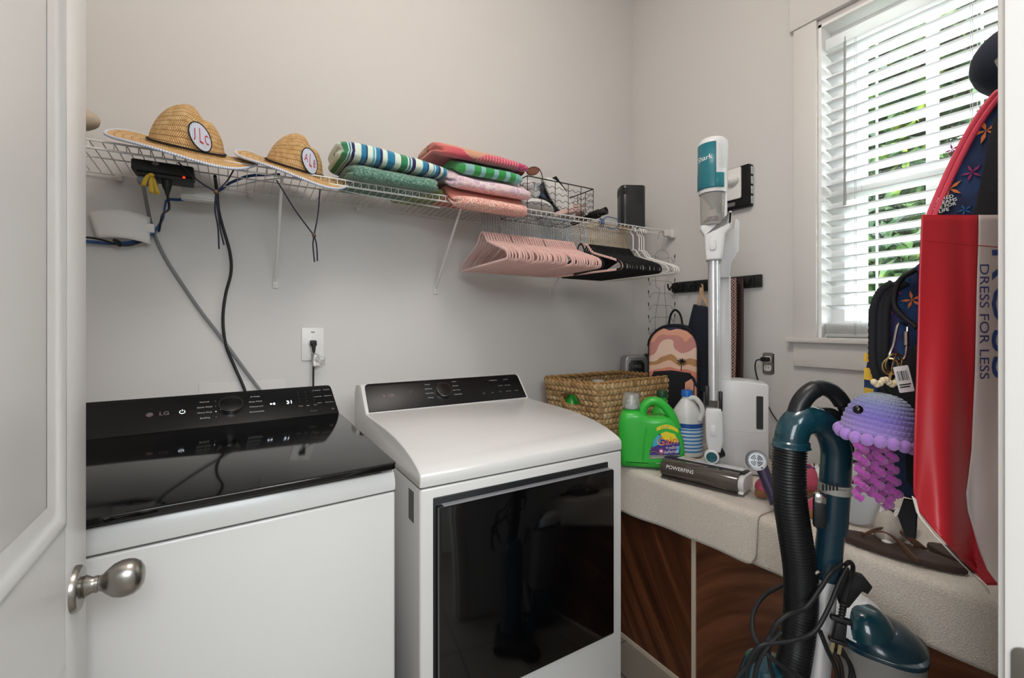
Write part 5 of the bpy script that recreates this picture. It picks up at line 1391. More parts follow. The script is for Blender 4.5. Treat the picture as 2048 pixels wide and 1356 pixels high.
# silver device in the corner
dv = thing('corner_device', 'silver and black upright device with rounded top in the corner behind the basket', 'appliance', (1.99, 1.88, BT))
MD = T(1.975, 1.975 - 0.09, BT) @ RZ(R(-30))
b = MB(); o_ = [(-0.065, 0), (0.065, 0), (0.065, 0.395)] + [(0.045 + 0.020 * math.cos(R(a)), 0.395 + 0.025 * math.sin(R(a))) for a in (0, 30, 60, 90)] + [(-0.045 - 0.020 * math.sin(R(a)), 0.395 + 0.025 * math.cos(R(a))) for a in (0, 30, 60, 90)]
b.prism(o_, -0.05, 0.05, FACE(MD, 0), bev=0.01, seg=3); b.build('housing', mat('silver_body', '#a9aaa8', 0.3, metal=0.6), dv)
b = MB(); b.prism([(-0.045, 0.2), (0.045, 0.2), (0.045, 0.375), (0.03, 0.395), (-0.03, 0.395), (-0.045, 0.375)], 0, 0.004, FACE(MD, -0.0502), bev=0.001); fpn = b.build('front_panel', M_dkgrey, dv)
b = MB(); b.text('ORQ', 0.022, FACE(MD, -0.0546) @ T(0, 0.362, 0)); b.build('lettering', M_lgrey, fpn, recalc=False)
b = MB(); b.box(0.066, 0.10, -0.03, 0.04, 0, 0.43, 0.012, M=MD); b.build('side_housing', M_dkgrey, dv)

# ------------------------------------------------------------------ stick vacuum and its dock
M_vw = mat('vacuum_white', '#d9dadb', 0.3); M_teal = mat('vacuum_teal', '#22717d', 0.35); M_alu = mat('wand_aluminium', '#d9dadc', 0.35, metal=0.6)
dk = thing('vacuum_dock', 'white self-empty vacuum dock with a tall column behind the stick vacuum', 'vacuum dock', VF(1480, BT, 1.87).translation)
MDk = VF(1482, BT, 1.875, R(4))
b = MB(); b.prism([(-0.086, 0), (0.094, 0), (0.094, 0.356), (0.088, 0.362), (0.04, 0.368), (0.0, 0.372), (-0.086, 0.372)], -0.075, 0.06, FACE(MDk, 0), bev=0.008, seg=3); b.build('base', M_vw, dk)
b = MB()
for i in range(26): b.box(-0.078 + 0.0066 * i, -0.0752 + 0.0066 * i, -0.0615, -0.0595, 0.012, 0.165, M=MDk)
b.box(-0.082, 0.093, -0.0612, -0.0598, 0.172, 0.1735, M=MDk); b.build('front_ribs', M_vw, dk)
b = MB(); b.prism(rrect(0.050, 0.074, 0.185, 0.315, 0.004), 0, 0.002, FACE(MDk, -0.0601)); b.build('window_slot', mat('smoked_slot', '#3c3e40', 0.15), dk)
b = MB(); b.prism([(-0.090, 0.355), (-0.035, 0.355), (-0.038, 0.80), (-0.045, 0.80), (-0.090, 0.80)], -0.06, 0.0, FACE(MDk, 0), bev=0.008, seg=3)
b.prism([(-0.10, 0.79), (-0.045, 0.79), (-0.036, 0.86), (-0.010, 0.90), (-0.008, 1.02), (-0.024, 1.03), (-0.030, 0.99), (-0.10, 0.98)], -0.06, 0.035, FACE(MDk, 0), bev=0.006, seg=2); b.build('column', M_vw, dk)

t0 = 1.745
sv = thing('stick_vacuum', 'white and teal cordless stick vacuum standing in front of its dock', 'vacuum cleaner', VF(1428, BT, t0).translation)
MV = VF(1428, 0.0, t0, 0)
def vz(y): return CH + (HY - y) / FPX * t0
b = MB()
for p0, p1 in ((vz(800), vz(520)),): b.tube([MV @ Vector((-0.001, 0, p0)), MV @ Vector((-0.003, 0, p1))], 0.0185, 20)
b.build('wand', M_alu, sv)
b = MB(); b.tube([MV @ Vector((0.010, 0.017, vz(795))), MV @ Vector((0.010, 0.017, vz(528)))], 0.012, 14); b.build('wand_spine', M_vw, sv)
b = MB(); b.box(0.017, 0.030, -0.012, 0.012, vz(822), vz(782), 0.004, M=MV); b.box(-0.032, -0.018, -0.012, 0.012, vz(812), vz(772), 0.004, M=MV); b.build('wand_clip', M_dkgrey, sv)
b = MB(); b.prism([(-0.020, vz(902)), (0.022, vz(902)), (0.032, vz(880)), (0.030, vz(824)), (0.024, vz(816)), (-0.026, vz(816)), (-0.031, vz(824)), (-0.028, vz(880))], -0.024, 0.024, FACE(MV, 0), bev=0.007, seg=3)
lj = b.build('lower_neck', M_vw, sv)
b = MB(); b.prism(rrect(-0.014, 0.008, vz(870), vz(848), 0.009), 0, 0.003, FACE(MV, -0.0241), bev=0.001); b.build('release_button', M_vw, lj)
b = MB(); Fp = FACE(MV, -0.020) @ T(-0.008, vz(911), 0); b.lathe([(0.026, -0.02), (0.027, 0.004), (0.024, 0.009), (0.021, 0.010), (0.0001, 0.0095)], 30, Fp); pv_ = b.build('pivot', M_vw, sv)
b = MB(); b.lathe([(0.0195, 0.0), (0.0195, 0.011), (0.0001, 0.0115)], 30, Fp); b.build('pivot_cap', mat('teal_dark', '#16545c', 0.25), pv_)
b = MB(); b.tube([MV @ Vector((-0.008, 0.0, vz(911))), MV @ Vector((0.03, 0.02, vz(905)))], [0.022, 0.018], 16); b.build('pivot_joint', M_dkgrey, sv)
# collar
b = MB(); b.prism([(-0.028, vz(522)), (0.026, vz(522)), (0.032, vz(505)), (0.040, vz(470)), (0.058, vz(462)), (0.060, vz(428)), (0.052, vz(428)), (0.050, vz(448)), (-0.046, vz(452)), (-0.050, vz(458)), (-0.034, vz(472)), (-0.031, vz(505))], -0.030, 0.034, FACE(MV, 0), bev=0.007, seg=3); cl_ = b.build('collar', M_vw, sv)
b = MB(); b.prism(superell(24, 0.0125, 0.021, 3), 0, 0.006, FACE(MV, -0.0342) @ T(-0.004, vz(492), 0), bev=0.002); b.build('release_button', M_vw, cl_)
# hand unit: rounded body
MH = MV @ T(-0.004, 0, 0)
def ebody(b, zs, rx, ry, a0=0, a1=2 * PI, m=0, n=40):
    b.lathe([(r, z) for z, r in zs], n, MH @ SC(rx, ry, 1), m, a0=a0, a1=a1)
b = MB(); ebody(b, [(vz(452), 0.86), (vz(448), 0.93), (vz(392), 1.0), (vz(389), 0.98)], 0.046, 0.050); b.build('dust_cup', mat('dust_cup_clear', '#e6e4e0', 0.08, trans=0.8, ior=1.15), sv, solid=0.0015)
b = MB(); ebody(b, [(vz(451), 0.0), (vz(451), 0.80), (vz(447), 0.84)], 0.046, 0.050); ebody(b, [(vz(389), 1.0), (vz(384), 1.03), (vz(300), 1.06), (vz(292), 1.07), (vz(286), 1.03), (vz(281), 0.85), (vz(279), 0.0001)], 0.050, 0.054)
b.box(0.030, 0.050, -0.020, 0.05, vz(452), vz(380), 0.006, M=MH); bdv = b.build('body_shell', M_vw, sv)
b = MB(); ebody(b, [(vz(382), 1.08), (vz(380), 1.10), (vz(354), 1.10), (vz(340), 1.082), (vz(293), 1.082)], 0.050, 0.054, R(-172), R(-78), n=24); b.build('teal_panel', M_teal, sv, solid=0.0012)
b = MB(); ebody(b, [(vz(382), 1.08), (vz(380), 1.10), (vz(354), 1.10)], 0.050, 0.054, R(-78), R(-45), n=8); b.build('teal_skirt', M_teal, sv, solid=0.0012)
b = MB(); b.lathe([(0.040, vz(389)), (0.034, vz(396)), (0.012, vz(412)), (0.010, vz(418)), (0.0001, vz(418))], 24, MH); b.build('cyclone_cone', M_lgrey, sv)
b = MB()
for k_ in range(6): b.sphere((-0.018 + 0.005 * k_, -0.012 + 0.004 * (k_ % 3), vz(445) + 0.006 * (k_ % 3)), (0.014, 0.012, 0.013), 8, 6, MH)
b.build('dust', mat('dust_brown', '#6b5450', 0.95, noise=0.3), sv)
b = MB()
for i in range(16):
    for j in range(4):
        a = R(-66 + 9 * j + (4.5 if i % 2 else 0)); z = vz(300 + i * 2.9)
        p = MH @ Vector((0.0535 * math.cos(a), 0.0578 * math.sin(a), z)); nn = MH.to_3x3() @ Vector((math.cos(a), math.sin(a), 0))
        b.lathe([(0.0014, 0.0002), (0.0001, 0.0008)], 5, T(*p) @ rot_to(nn))
b.build('vent_holes', M_lgrey, bdv)
b = MB(); vs, fs = text_mesh('Shark'); vv = []
for v in vs:
    a = R(-122) + v.x * 0.026 / 0.055; vv.append(MH @ Vector((0.0572 * math.cos(a), 0.0612 * math.sin(a), vz(323) + v.y * 0.027 + v.x * 0.002)))
b.add(vv, fs); b.build('lettering', M_white, sv, recalc=False)

# floor head
A_ = at(1323, 960, Z=BT); hx = Vector((1.418, 1.225, BT + 0.001)); hy = Vector((1.498, 0.935, BT + 0.001))
ex = (hy - hx).normalized(); LL = (hy - hx).length; ey = Vector((-ex.y, ex.x, 0))
MHd = frame(hx, ex, ey, (0, 0, 1))
FC = MHd @ frame((0, 0, 0), (0, 1, 0), (0, 0, 1), (1, 0, 0))
fh = thing('vacuum_floor_head', 'clear-fronted vacuum floor head with white end cap, lying before the stick vacuum', 'vacuum head', hx)
M_smoke = mat('smoked_clear', '#4d4640', 0.12, coat=0.5, noise=0.35, nscale=25)
fr_ = [(0.004, 0.0)] + [(0.034 - 0.034 * math.cos(R(a)), 0.034 + 0.034 * math.sin(R(a))) for a in range(-60, 91, 15)] + [(0.05, 0.068), (0.055, 0.0)]
b = MB(); b.prism(fr_, 0.006, LL - 0.014, FC, bev=0.001); hs_ = b.build('clear_housing', M_smoke, fh, sharp=50)
b = MB(); b.prism([(0.050, 0.002), (0.050, 0.070), (0.120, 0.062), (0.128, 0.05), (0.128, 0.002)], 0.0, LL - 0.004, FC, bev=0.003); b.build('rear_housing', M_dkgrey, fh)
b = MB(); b.prism([(0.062, 0.0700), (0.118, 0.0635), (0.118, 0.066), (0.062, 0.0725)], 0.05, LL - 0.012, FC); b.build('top_plate', M_vw, fh)
b = MB(); b.prism([(0.070, 0.0717), (0.105, 0.0677), (0.105, 0.068), (0.070, 0.0722)], 0.065, 0.115, FC); b.build('top_label', mat('label_tan', '#b9a48d', 0.5), fh)
ec = [(0.008, 0.004)] + [(0.036 - 0.030 * math.cos(R(a)), 0.034 + 0.028 * math.sin(R(a))) for a in range(-50, 91, 14)] + [(0.115, 0.058), (0.122, 0.045), (0.120, 0.004)]
b = MB(); b.prism(ec, LL - 0.014, LL + 0.006, FC, bev=0.004, seg=3); b.build('end_cap', M_vw, fh)
b = MB(); Mtx = MHd @ frame((0.085, -0.0012, 0.047), (1, 0, 0), Vector((0, 0.35, 0.94)), None)
b.text('POWERFINS', 0.0195, Mtx); b.build('lettering', M_white, hs_, recalc=False)

# hair dryer
M_mauve = mat('dryer_purple', '#4b4560', 0.3, metal=0.5)
hd = thing('hair_dryer', 'purple and silver hair dryer leaning on the end of the vacuum head', 'hair dryer', at(1520, 960, t=1.50))
pe = at(1513, 921, t=1.52); ax = Vector((-0.82, -0.52, 0.24)).normalized(); Me = T(*pe) @ rot_to(ax)
b = MB(); b.lathe([(0.0305, -0.07), (0.0315, 0.0)], 32, Me); b.build('barrel', M_mauve, hd, solid=0.001)
b = MB(); b.lathe([(0.0325, -0.012), (0.034, 0.0), (0.032, 0.006), (0.026, 0.004), (0.020, 0.004), (0.0001, 0.006)], 32, Me); fb = b.build('intake_cover', mat('satin_silver', '#a6a8aa', 0.38, metal=0.9), hd)
b = MB()
for r_ in (0.007, 0.012, 0.017):
    for q in range(4): b.tube([Me @ Vector((r_ * math.cos(R(a)), r_ * math.sin(R(a)), 0.0065)) for a in range(90 * q + 12, 90 * q + 79, 11)], 0.0011, 5)
b.build('intake_slots', M_dkgrey, fb)
ph = at(1553, 1008, t=1.46); b = MB(); b.tube([pe + Vector((0.02, 0.0, -0.01)), ph], 0.0195, 20); b.build('handle', M_mauve, hd)

# shoes
def sneaker(label, M, mu, ms, ml, name='sneaker'):
    t = thing(name, label, 'shoe', M.translation)
    b = MB(); b.prism(sole(0.25, 0.088), 0, 0.026, M, bev=0.006); b.build('sole', ms, t)
    def f(u, v):
        x = -0.118 + 0.236 * u; w_ = 0.040 * (1 - abs(2 * u - 1) ** 5) ** 0.5 * (0.86 + 0.18 * u); h = 0.050 + 0.045 * max(0, math.cos((u - 0.1) * PI / 1.05)) ** 1.2
        h *= (1 - abs(2 * u - 1) ** 8) ** 0.4
        a = PI * v; return M @ Vector((x, w_ * math.cos(a), 0.022 + (h - 0.01) * math.sin(a) ** 0.8))
    b = MB(); b.grid(f, 20, 20)
    if True:
        keep = [q for k_, q in enumerate(b.f) if not (2 <= k_ // 20 <= 8 and 7 <= k_ % 20 <= 12)]; b.f = keep; b.mi = [0] * len(keep)
    b.build('upper', mu, t, solid=0.004)
    b = MB()
    for k_ in range(4): b.tube([f(0.48 + 0.07 * k_, v) + Vector((0, 0, 0.004)) for v in (0.36, 0.44, 0.5, 0.56, 0.64)], 0.0025, 6)
    b.build('laces', ml, t)
    b = MB(); b.tube([f(u, v) for u, v in [(0.08, 0.33), (0.2, 0.34), (0.32, 0.35), (0.42, 0.42), (0.45, 0.5), (0.42, 0.58), (0.32, 0.65), (0.2, 0.66), (0.08, 0.67)]], 0.005, 6); b.build('collar', ml, t)
    return t
M_pk = mat('shoe_pink', '#d3607c', 0.8, noise=0.08); M_gum = mat('sole_gum', '#9b6a48', 0.6); M_pur = mat('shoe_purple', '#4f4b78', 0.8)
sneaker('pink sneaker with purple collar seen behind the vacuum hose', T(1.66, 0.865, BT) @ RZ(R(160)), M_pk, M_gum, M_pur)
sneaker('pink sneaker nearer the window end, behind the vacuum tube', T(1.66, 0.70, BT2) @ RZ(R(165)), M_pk, M_gum, M_pk)
sneaker('white sneaker standing at the back between the dock and the pink shoes', T(1.90, 0.84, BT2 + 0.012) @ RZ(R(115)), M_vw, mat('sole_grey', '#b5aea6', 0.6), M_dkgrey)
sneaker('off-white sneaker with a ribbed sole, behind the brown flip-flops', T(1.62, 0.545, BT2) @ RZ(R(10)), mat('shoe_offwhite', '#bcb4aa', 0.8), M_wsole, M_vw)
M_brn = mat('flipflop_brown', '#3d2c24', 0.6, noise=0.15, nscale=30); M_lth = mat('leather_strap', '#5c4031', 0.5)
def flip(label, M):
    t = thing('flip_flop', label, 'sandal', M.translation, 0, None)
    b = MB(); b.prism(sole(0.27, 0.098), 0, 0.018, M, bev=0.004); b.build('sole', M_brn, t)
    for sg in (-1, 1):
        b = MB()
        def st(u, v): 
            p0 = Vector((0.075, 0.0, 0.020)); p1 = Vector((-0.045, sg * 0.046, 0.014)); p = p0.lerp(p1, u); p.z += 0.038 * math.sin(PI * min(1, u * 1.0)) ; return M @ (p + Vector((0.5, sg * -0.25, 0)) * ((v - 0.5) * 0.034 * (0.35 + u)))
        b.grid(st, 14, 3); b.build('strap', M_lth, t, solid=0.003)
    b = MB(); b.tube([M @ Vector((0.078, 0, 0.012)), M @ Vector((0.074, 0, 0.030))], 0.004, 8); b.build('toe_post', M_lth, t)
flip('brown leather flip-flop at the front edge of the cabinet', T(1.497, 0.50, BT2 + 0.002) @ RZ(R(98)))
flip('second brown flip-flop behind the front one, mostly behind the red bag', T(1.58, 0.335, BT2 + 0.002) @ RZ(R(80)))
ct = thing('plastic_tub', 'round translucent plastic lid standing behind the crocheted jellyfish', 'lid', (1.60, 0.66, BT2))
b = MB(); b.lathe([(0.0001, 0), (0.050, 0), (0.056, 0.012), (0.058, 0.014)], 32, VF(1712, BT2 + 0.062, 1.39) @ RX(R(80))); b.build('lid_disc', mat('frosted_lid', '#d5d8da', 0.3, trans=0.5), ct, solid=0.0015)
ct.name = 'plastic_lid'
# ------------------------------------------------------------------ upright vacuum in the foreground
M_dteal = mat('vacuum_dark_teal', '#123a44', 0.18, coat=0.5); M_dteal2 = mat('vacuum_navy_teal', '#14303d', 0.25, coat=0.3)
M_hose = mat('hose_black', '#151516', 0.4)
TV = 0.93
def P(px, py, t=TV): return at(px, py, t=t)
uv_ = thing('upright_vacuum', 'dark teal upright vacuum with black ribbed hose in front of the cabinet', 'vacuum cleaner', (1.12, 0.52, 0))
# ribbed hose
hp_ = bez([P(1583, 868), P(1578, 930), P(1580, 1000), P(1590, 1070), P(1600, 1140), P(1602, 1200), P(1596, 1270), P(1585, 1335), P(1570, 1400, .95), P(1560, 1500, .97)], 34)
rr = [0.0280 + 0.0034 * (1, 0.2, -1)[i % 3] for i in range(len(hp_))]
b = MB(); b.tube(hp_, rr, 22); b.build('hose', M_hose, uv_, sharp=180)
# elbow
b = MB(); b.tube(bez([P(1582, 893), P(1583, 872), P(1592, 850), P(1612, 838), P(1632, 842)], 8), [0.036] + [0.034] * 4 + [0.031] * 20 + [0.028] * 8, 22); b.build('elbow', M_dteal, uv_)
b = MB(); e1 = P(1634, 842); b.tube(bez([P(1624, 838), P(1645, 848), P(1662, 868), P(1672, 900), P(1671, 940), P(1669, 975)], 8), 0.0275, 22); b.build('neck_tube', M_dteal2, uv_)
# grip
b = MB(); b.tube(bez([P(1590, 838), P(1602, 805), P(1622, 783), P(1645, 776), P(1668, 786), P(1686, 810), P(1698, 845), P(1700, 880)], 8), [0.018] * 20 + [0.016] * 20 + [0.012] * 17, 16); b.build('grip', M_dkgrey, uv_)
b = MB(); b.tube(bez([P(1640, 826), P(1665, 828), P(1685, 848), P(1697, 880), P(1693, 910)], 8), 0.011, 12); b.build('lower_grip', M_rub, uv_)
# collar ring with print
b = MB(); b.tube([P(1670, 966), P(1669, 984)], 0.0295, 28); rg = b.build('collar_ring', mat('ring_grey', '#9d9a93', 0.4), uv_)
fr2 = lambda px, py, off: P(px, py, TV - off)
b = MB()
for i in range(5):
    p = fr2(1646 + i * 7, 975, 0.0315 - 0.0012 * abs(i - 2)); b.box(-0.0016, 0.0016, -0.0008, 0.0008, -0.006, 0.006, M=T(*p) @ RZ(R(-48)))
b.build('ring_slots', M_rub, rg)
b = MB(); b.text('Suction', 0.006, T(*fr2(1683, 972, 0.0318)) @ RZ(R(-55)) @ RX(PI / 2)); b.text('Release', 0.005, T(*fr2(1683, 980, 0.0318)) @ RZ(R(-55)) @ RX(PI / 2)); b.build('lettering', M_rub, rg, recalc=False)
b = MB(); b.tube([P(1669, 984), P(1666, 1020), P(1663, 1062)], 0.0275, 22); b.build('upper_sleeve', M_dteal2, uv_)
b = MB(); b.tube([P(1662, 1060), P(1658, 1100), P(1652, 1150), P(1651, 1156)], [0.0245, 0.0245, 0.026, 0.024], 22); sl_ = b.build('lower_sleeve', M_dteal2, uv_)
b = MB(); b.lathe([(0.006, 0), (0.005, 0.002), (0.0001, 0.0022)], 14, T(*fr2(1636, 1146, 0.026)) @ RZ(R(-60)) @ RX(PI / 2)); b.build('screw', M_chrome, sl_)
b = MB(); b.box(-0.011, 0.011, -0.010, 0.004, -0.030, 0.030, 0.005, M=T(*fr2(1638, 1024, 0.024)) @ RZ(R(-55))); bt_ = b.build('trigger', M_rub, uv_)
b = MB(); b.box(-0.011, 0.011, -0.011, 0.004, 0.000, 0.022, 0.005, M=T(*fr2(1639, 1006, 0.024)) @ RZ(R(-55))); b.build('trigger_cap', M_chrome, bt_)
wend = Vector((1.083, 0.545, 0.16))
b = MB(); b.tube([P(1650, 1150), P(1634, 1356), wend], 0.0225, 28); b.build('wand', M_alu, uv_)
# cord hook
b = MB(); b.prism([(-0.015, 0.02), (0.010, 0.028), (0.040, 0.020), (0.052, 0.004), (0.044, -0.012), (0.034, -0.008), (0.012, -0.044), (0.0, -0.048), (-0.01, -0.02)], -0.012, 0.012, T(*P(1681, 1165)) @ RZ(R(-48)) @ RX(PI / 2), bev=0.004); hk_ = b.build('cord_hook', M_rub, uv_)
b = MB(); b.lathe([(0.0085, 0), (0.006, 0.001), (0.0001, 0.0005)], 16, T(*P(1709, 1166, TV - 0.0125)) @ RZ(R(-48)) @ RX(PI / 2)); b.build('hook_screw', M_dkgrey, hk_)
# body on the floor
MUV = T(1.02, 0.57, 0) @ RZ(R(-60))
b = MB(); b.lathe([(0.0001, 0.10), (0.055, 0.10), (0.062, 0.13), (0.062, 0.50), (0.055, 0.60), (0.040, 0.645), (0.0001, 0.66)], 32, MUV @ T(-0.0065, -0.071, 0)); b.build('dust_bin', M_dteal, uv_)
b = MB(); b.box(-0.13, 0.13, -0.16, 0.05, 0.015, 0.075, 0.02, 3, M=MUV); b.build('floor_head', M_rub, uv_)
b = MB(); b.box(-0.05, 0.05, 0.0, 0.07, 0.05, 0.20, 0.02, 3, M=MUV); b.build('swivel_neck', M_dteal2, uv_)
for sg in (-1, 1):
    b = MB(); b.lathe([(0.0001, 0), (0.045, 0), (0.05, 0.006), (0.05, 0.024), (0.045, 0.03), (0.0001, 0.03)], 28, MUV @ T(sg * 0.145 - 0.015, 0.05, 0.051) @ RY(PI / 2)); b.build('wheel', M_hose, uv_)
# cord: loops over the hook and the heap
b = MB()
def cord(pts, r=0.0042, n=8): b.tube(bez([P(*q) for q in pts], 8), r, n)
cord([(1684, 1128, .90), (1660, 1148, .885), (1640, 1178, .88), (1612, 1215, .87), (1572, 1232, .86), (1548, 1256, .86), (1538, 1290, .87), (1540, 1330, .88), (1552, 1370, .89)])
cord([(1694, 1135, .90), (1676, 1170, .885), (1660, 1210, .875), (1630, 1262, .865), (1590, 1280, .86), (1550, 1286, .86), (1520, 1292, .86), (1500, 1318, .87), (1492, 1356, .88), (1495, 1400, .89)])
cord([(1566, 1170, .98), (1530, 1190, .95), (1508, 1222, .92), (1505, 1262, .89), (1520, 1292, .87), (1545, 1318, .86), (1580, 1342, .86), (1610, 1362, .86)])
cord([(1562, 1262, .865), (1530, 1300, .86), (1512, 1340, .865), (1508, 1390, .87)])
cord([(1558, 1240, .87), (1538, 1275, .865), (1515, 1310, .87), (1480, 1348, .88), (1460, 1380, .89)])
cord([(1690, 1130, .91), (1700, 1124, .915), (1706, 1135, .92), (1700, 1160, .90), (1690, 1195, .89), (1687, 1225, .885)])
cord([(1668, 1280, .97), (1690, 1310, .96), (1702, 1345, .955), (1690, 1390, .95)]); cord([(1664, 1300, .965), (1680, 1325, .955), (1686, 1370, .95)]); cord([(1660, 1290, .975), (1697, 1322, .97), (1712, 1368, .96)])
cord([(1640, 1262, .875), (1655, 1300, .88), (1672, 1340, .89), (1680, 1400, .90)])
b.build('power_cord', M_rub, uv_)
pgp = P(1683, 1232, .882)
Mp = T(*pgp) @ RZ(R(-52)) @ RY(R(8))
b = MB()
for i in range(5): b.lathe([(0.0045, 0.026 - 0.006 * i), (0.0065, 0.023 - 0.006 * i), (0.0045, 0.0205 - 0.006 * i)], 10, Mp)
b.box(-0.018, 0.018, -0.006, 0.006, -0.012, -0.002, 0.003, M=Mp); b.prism([(-0.010, -0.045), (0.012, -0.045), (0.010, -0.012), (-0.008, -0.012)], -0.007, 0.007, FACE(Mp, 0), bev=0.003); b.box(-0.015, 0.017, -0.007, 0.007, -0.054, -0.046, 0.003, M=Mp)
pg = b.build('plug', M_rub, uv_)
b = MB()
for dx in (-0.006, 0.006): b.box(dx - 0.003, dx + 0.003, -0.0008, 0.0008, -0.075, -0.052, M=Mp)
b.build('prong', mat('brass', '#c8b88e', 0.3, metal=0.9), pg)

# second vacuum: dust canister standing behind
cv = thing('canister_vacuum', 'grey canister vacuum with dark teal lid and white trim at the lower right', 'vacuum cleaner', (1.19, 0.33, 0))
MC = VF(1764, 0.0, 1.03)
b = MB(); b.prism([(p[0], p[1]) for p in superell(36, 0.076, 0.078, 3)], 0.28, 0.634, MC, bev=0.006); b.build('bin', mat('bin_grey', '#8d8a85', 0.25, trans=0.2), cv)
b = MB(); b.prism([(p[0], p[1]) for p in superell(36, 0.080, 0.082, 3)], 0.632, 0.643, MC, bev=0.003); b.build('lid_rim', M_dteal2, cv)
def dome(rx, ry, z0, h, lean, n=28):
    def f(u, v):
        a = 2 * PI * u; s = math.sin(v * PI / 2); c_ = math.cos(v * PI / 2) ** 0.7
        return MC @ Vector((rx * c_ * math.cos(a) - lean * s, ry * c_ * math.sin(a), z0 + h * s))
    return f
b = MB(); b.grid(dome(0.078, 0.080, 0.642, 0.042, 0.020), 36, 10, cu=True); b.build('lid', M_dteal2, cv)
b = MB(); b.grid(dome(0.060, 0.068, 0.650, 0.070, 0.018), 36, 10, cu=True)
for i, v in enumerate(b.v): b.v[i] = v + MC.to_3x3() @ Vector((-0.034, 0, 0))
b.build('motor_cover', M_vw, cv)
b = MB(); b.grid(dome(0.052, 0.052, 0.655, 0.062, 0.010), 36, 10, cu=True)
for i, v in enumerate(b.v): b.v[i] = v + MC.to_3x3() @ Vector((-0.022, -0.022, 0))
b.build('cover_window', M_dteal, cv)
b = MB(); b.prism(superell(36, 0.09, 0.09, 3), 0.02, 0.29, MC, bev=0.02); b.build('base', M_dteal2, cv)

# ------------------------------------------------------------------ things hanging on the doorway wall
rk = thing('coat_rack', 'row of hooks on the doorway wall carrying the bags', 'coat rack', (1.10, FY1, 1.72))
b = MB(); b.box(0.86, 1.75, FY1 + 0.0005, FY1 + 0.018, 1.68, 1.76, 0.004); b.build('rack_board', M_trim, rk)
for x in (1.01, 1.17, 1.42, 1.66):
    b = MB(); b.tube(bez([(x, FY1 + 0.018, 1.735), (x, FY1 + 0.045, 1.728), (x, FY1 + 0.055, 1.75), (x, FY1 + 0.06, 1.765)], 4), 0.005, 8); b.tube(bez([(x, FY1 + 0.018, 1.70), (x, FY1 + 0.035, 1.69), (x, FY1 + 0.045, 1.705)], 4), 0.005, 8); b.build('hook', M_nickel, rk)

# floral backpack, seen from its side
t_ = NT('navy_floral', rough=0.85); ob = t_.obj()
base_c = t_.ramp(t_.noise(ob, 16, 2), [(0.45, '#16203f'), (0.6, '#1d3a66'), (0.7, '#2c2148')], 'LINEAR')
t_.color(base_c); t_.bump(t_.noise(ob, 600, 2), 0.3, 0.001); M_flo = t_.m
M_ora = mat('flower_orange', '#c9713f', 0.85); M_plm = mat('flower_plum', '#8a2f5f', 0.85); M_trq = mat('flower_blue', '#24588a', 0.85)
M_zip = mat('zip_pink', '#d8475c', 0.6); M_yelf = mat('fabric_yellow', '#cfa63a', 0.85)
XB = 1.02
def B(px, py): p = at(px, py, X=XB); return (p.y, p.z)
bp = thing('backpack', 'navy floral backpack with pink zip hanging on the doorway wall, seen from the side', 'backpack', (XB + 0.14, 0.26, CH - 0.28))
FBk = frame((XB, 0, 0), (0, 1, 0), (0, 0, 1), (1, 0, 0))
out = [(0.172, B(1998, 170)[1]), B(1985, 186), B(1960, 222), B(1930, 270), B(1897, 335), B(1868, 400), B(1848, 455), B(1838, 520), B(1800, 552), B(1768, 575), B(1748, 600), B(1738, 650), B(1732, 700), B(1722, 760), B(1720, 830), B(1728, 930), B(1760, 985), B(1850, 1010), B(1940, 1020), (0.172, CH - 0.30)]
b = MB(); b.prism(out, 0.0, 0.27, FBk, bev=0.016, seg=3); bd_ = b.build('body', M_flo, bp, sharp=60)
b = MB(); b.prism([(0.170, B(1985, 200)[1]), B(1990, 240), B(1972, 330), B(1950, 430), B(1935, 560), (0.172, 1.40)], -0.012, 0.01, FBk, bev=0.004); b.build('mesh_side', M_blkfab, bp)
b = MB()
for off, m_ in ((0.0, 0), (0.007, 0)):
    b.tube(bez([FBk @ Vector((p[0] - off, p[1] - off * 0.5, -0.002)) for p in (B(2002, 182), B(1990, 190), B(1962, 226), B(1932, 274), B(1899, 339), B(1870, 404), B(1852, 450))], 6), 0.0045, 8)
b.build('zip_band', M_zip, bp)
rnd = random.Random(11)
def flower(bb, y, z, r, m, x=-0.0008):
    for k_ in range(5):
        a = R(72 * k_ + rnd.uniform(-8, 8)); bb.prism([(0, 0), (r * 0.5 * math.cos(a - 0.28), r * 0.5 * math.sin(a - 0.28)), (r * math.cos(a), r * math.sin(a)), (r * 0.5 * math.cos(a + 0.28), r * 0.5 * math.sin(a + 0.28))], -0.0012, 0.0003, FBk @ T(y, z, x), m=m)
fl = MB()
for px, py, r, m in ((1973, 262, .020, 0), (1900, 378, .018, 0), (1945, 345, .014, 1), (1905, 300, .010, 1), (1880, 440, .012, 1), (1850, 540, .012, 1), (1790, 580, .014, 1), (1825, 600, .017, 0), (1800, 512 + 100, .010, 2), (1765, 640, .012, 2), (1752, 670, .010, 1), (1810, 560, .009, 2), (1930, 420, .010, 2), (1870, 480, .010, 2), (1776, 620, .012, 1), (1965, 220, .008, 1), (1920, 300, .009, 2)):
    y, z = B(px, py); flower(fl, y, z, r, m)
fl.build('flower_print', [M_ora, M_plm, M_trq], bd_, recalc=True)
b = MB()
for i, (y0_, y1_) in enumerate(((706, 722), (735, 758), (775, 788))):
    b.prism([B(1729, y0_), B(1748, y0_ + 3), B(1746, y1_ + 4), B(1727, y1_)], -0.0008, 0.002, FBk)
b.build('yellow_stripe', M_yelf, bd_)
b = MB()
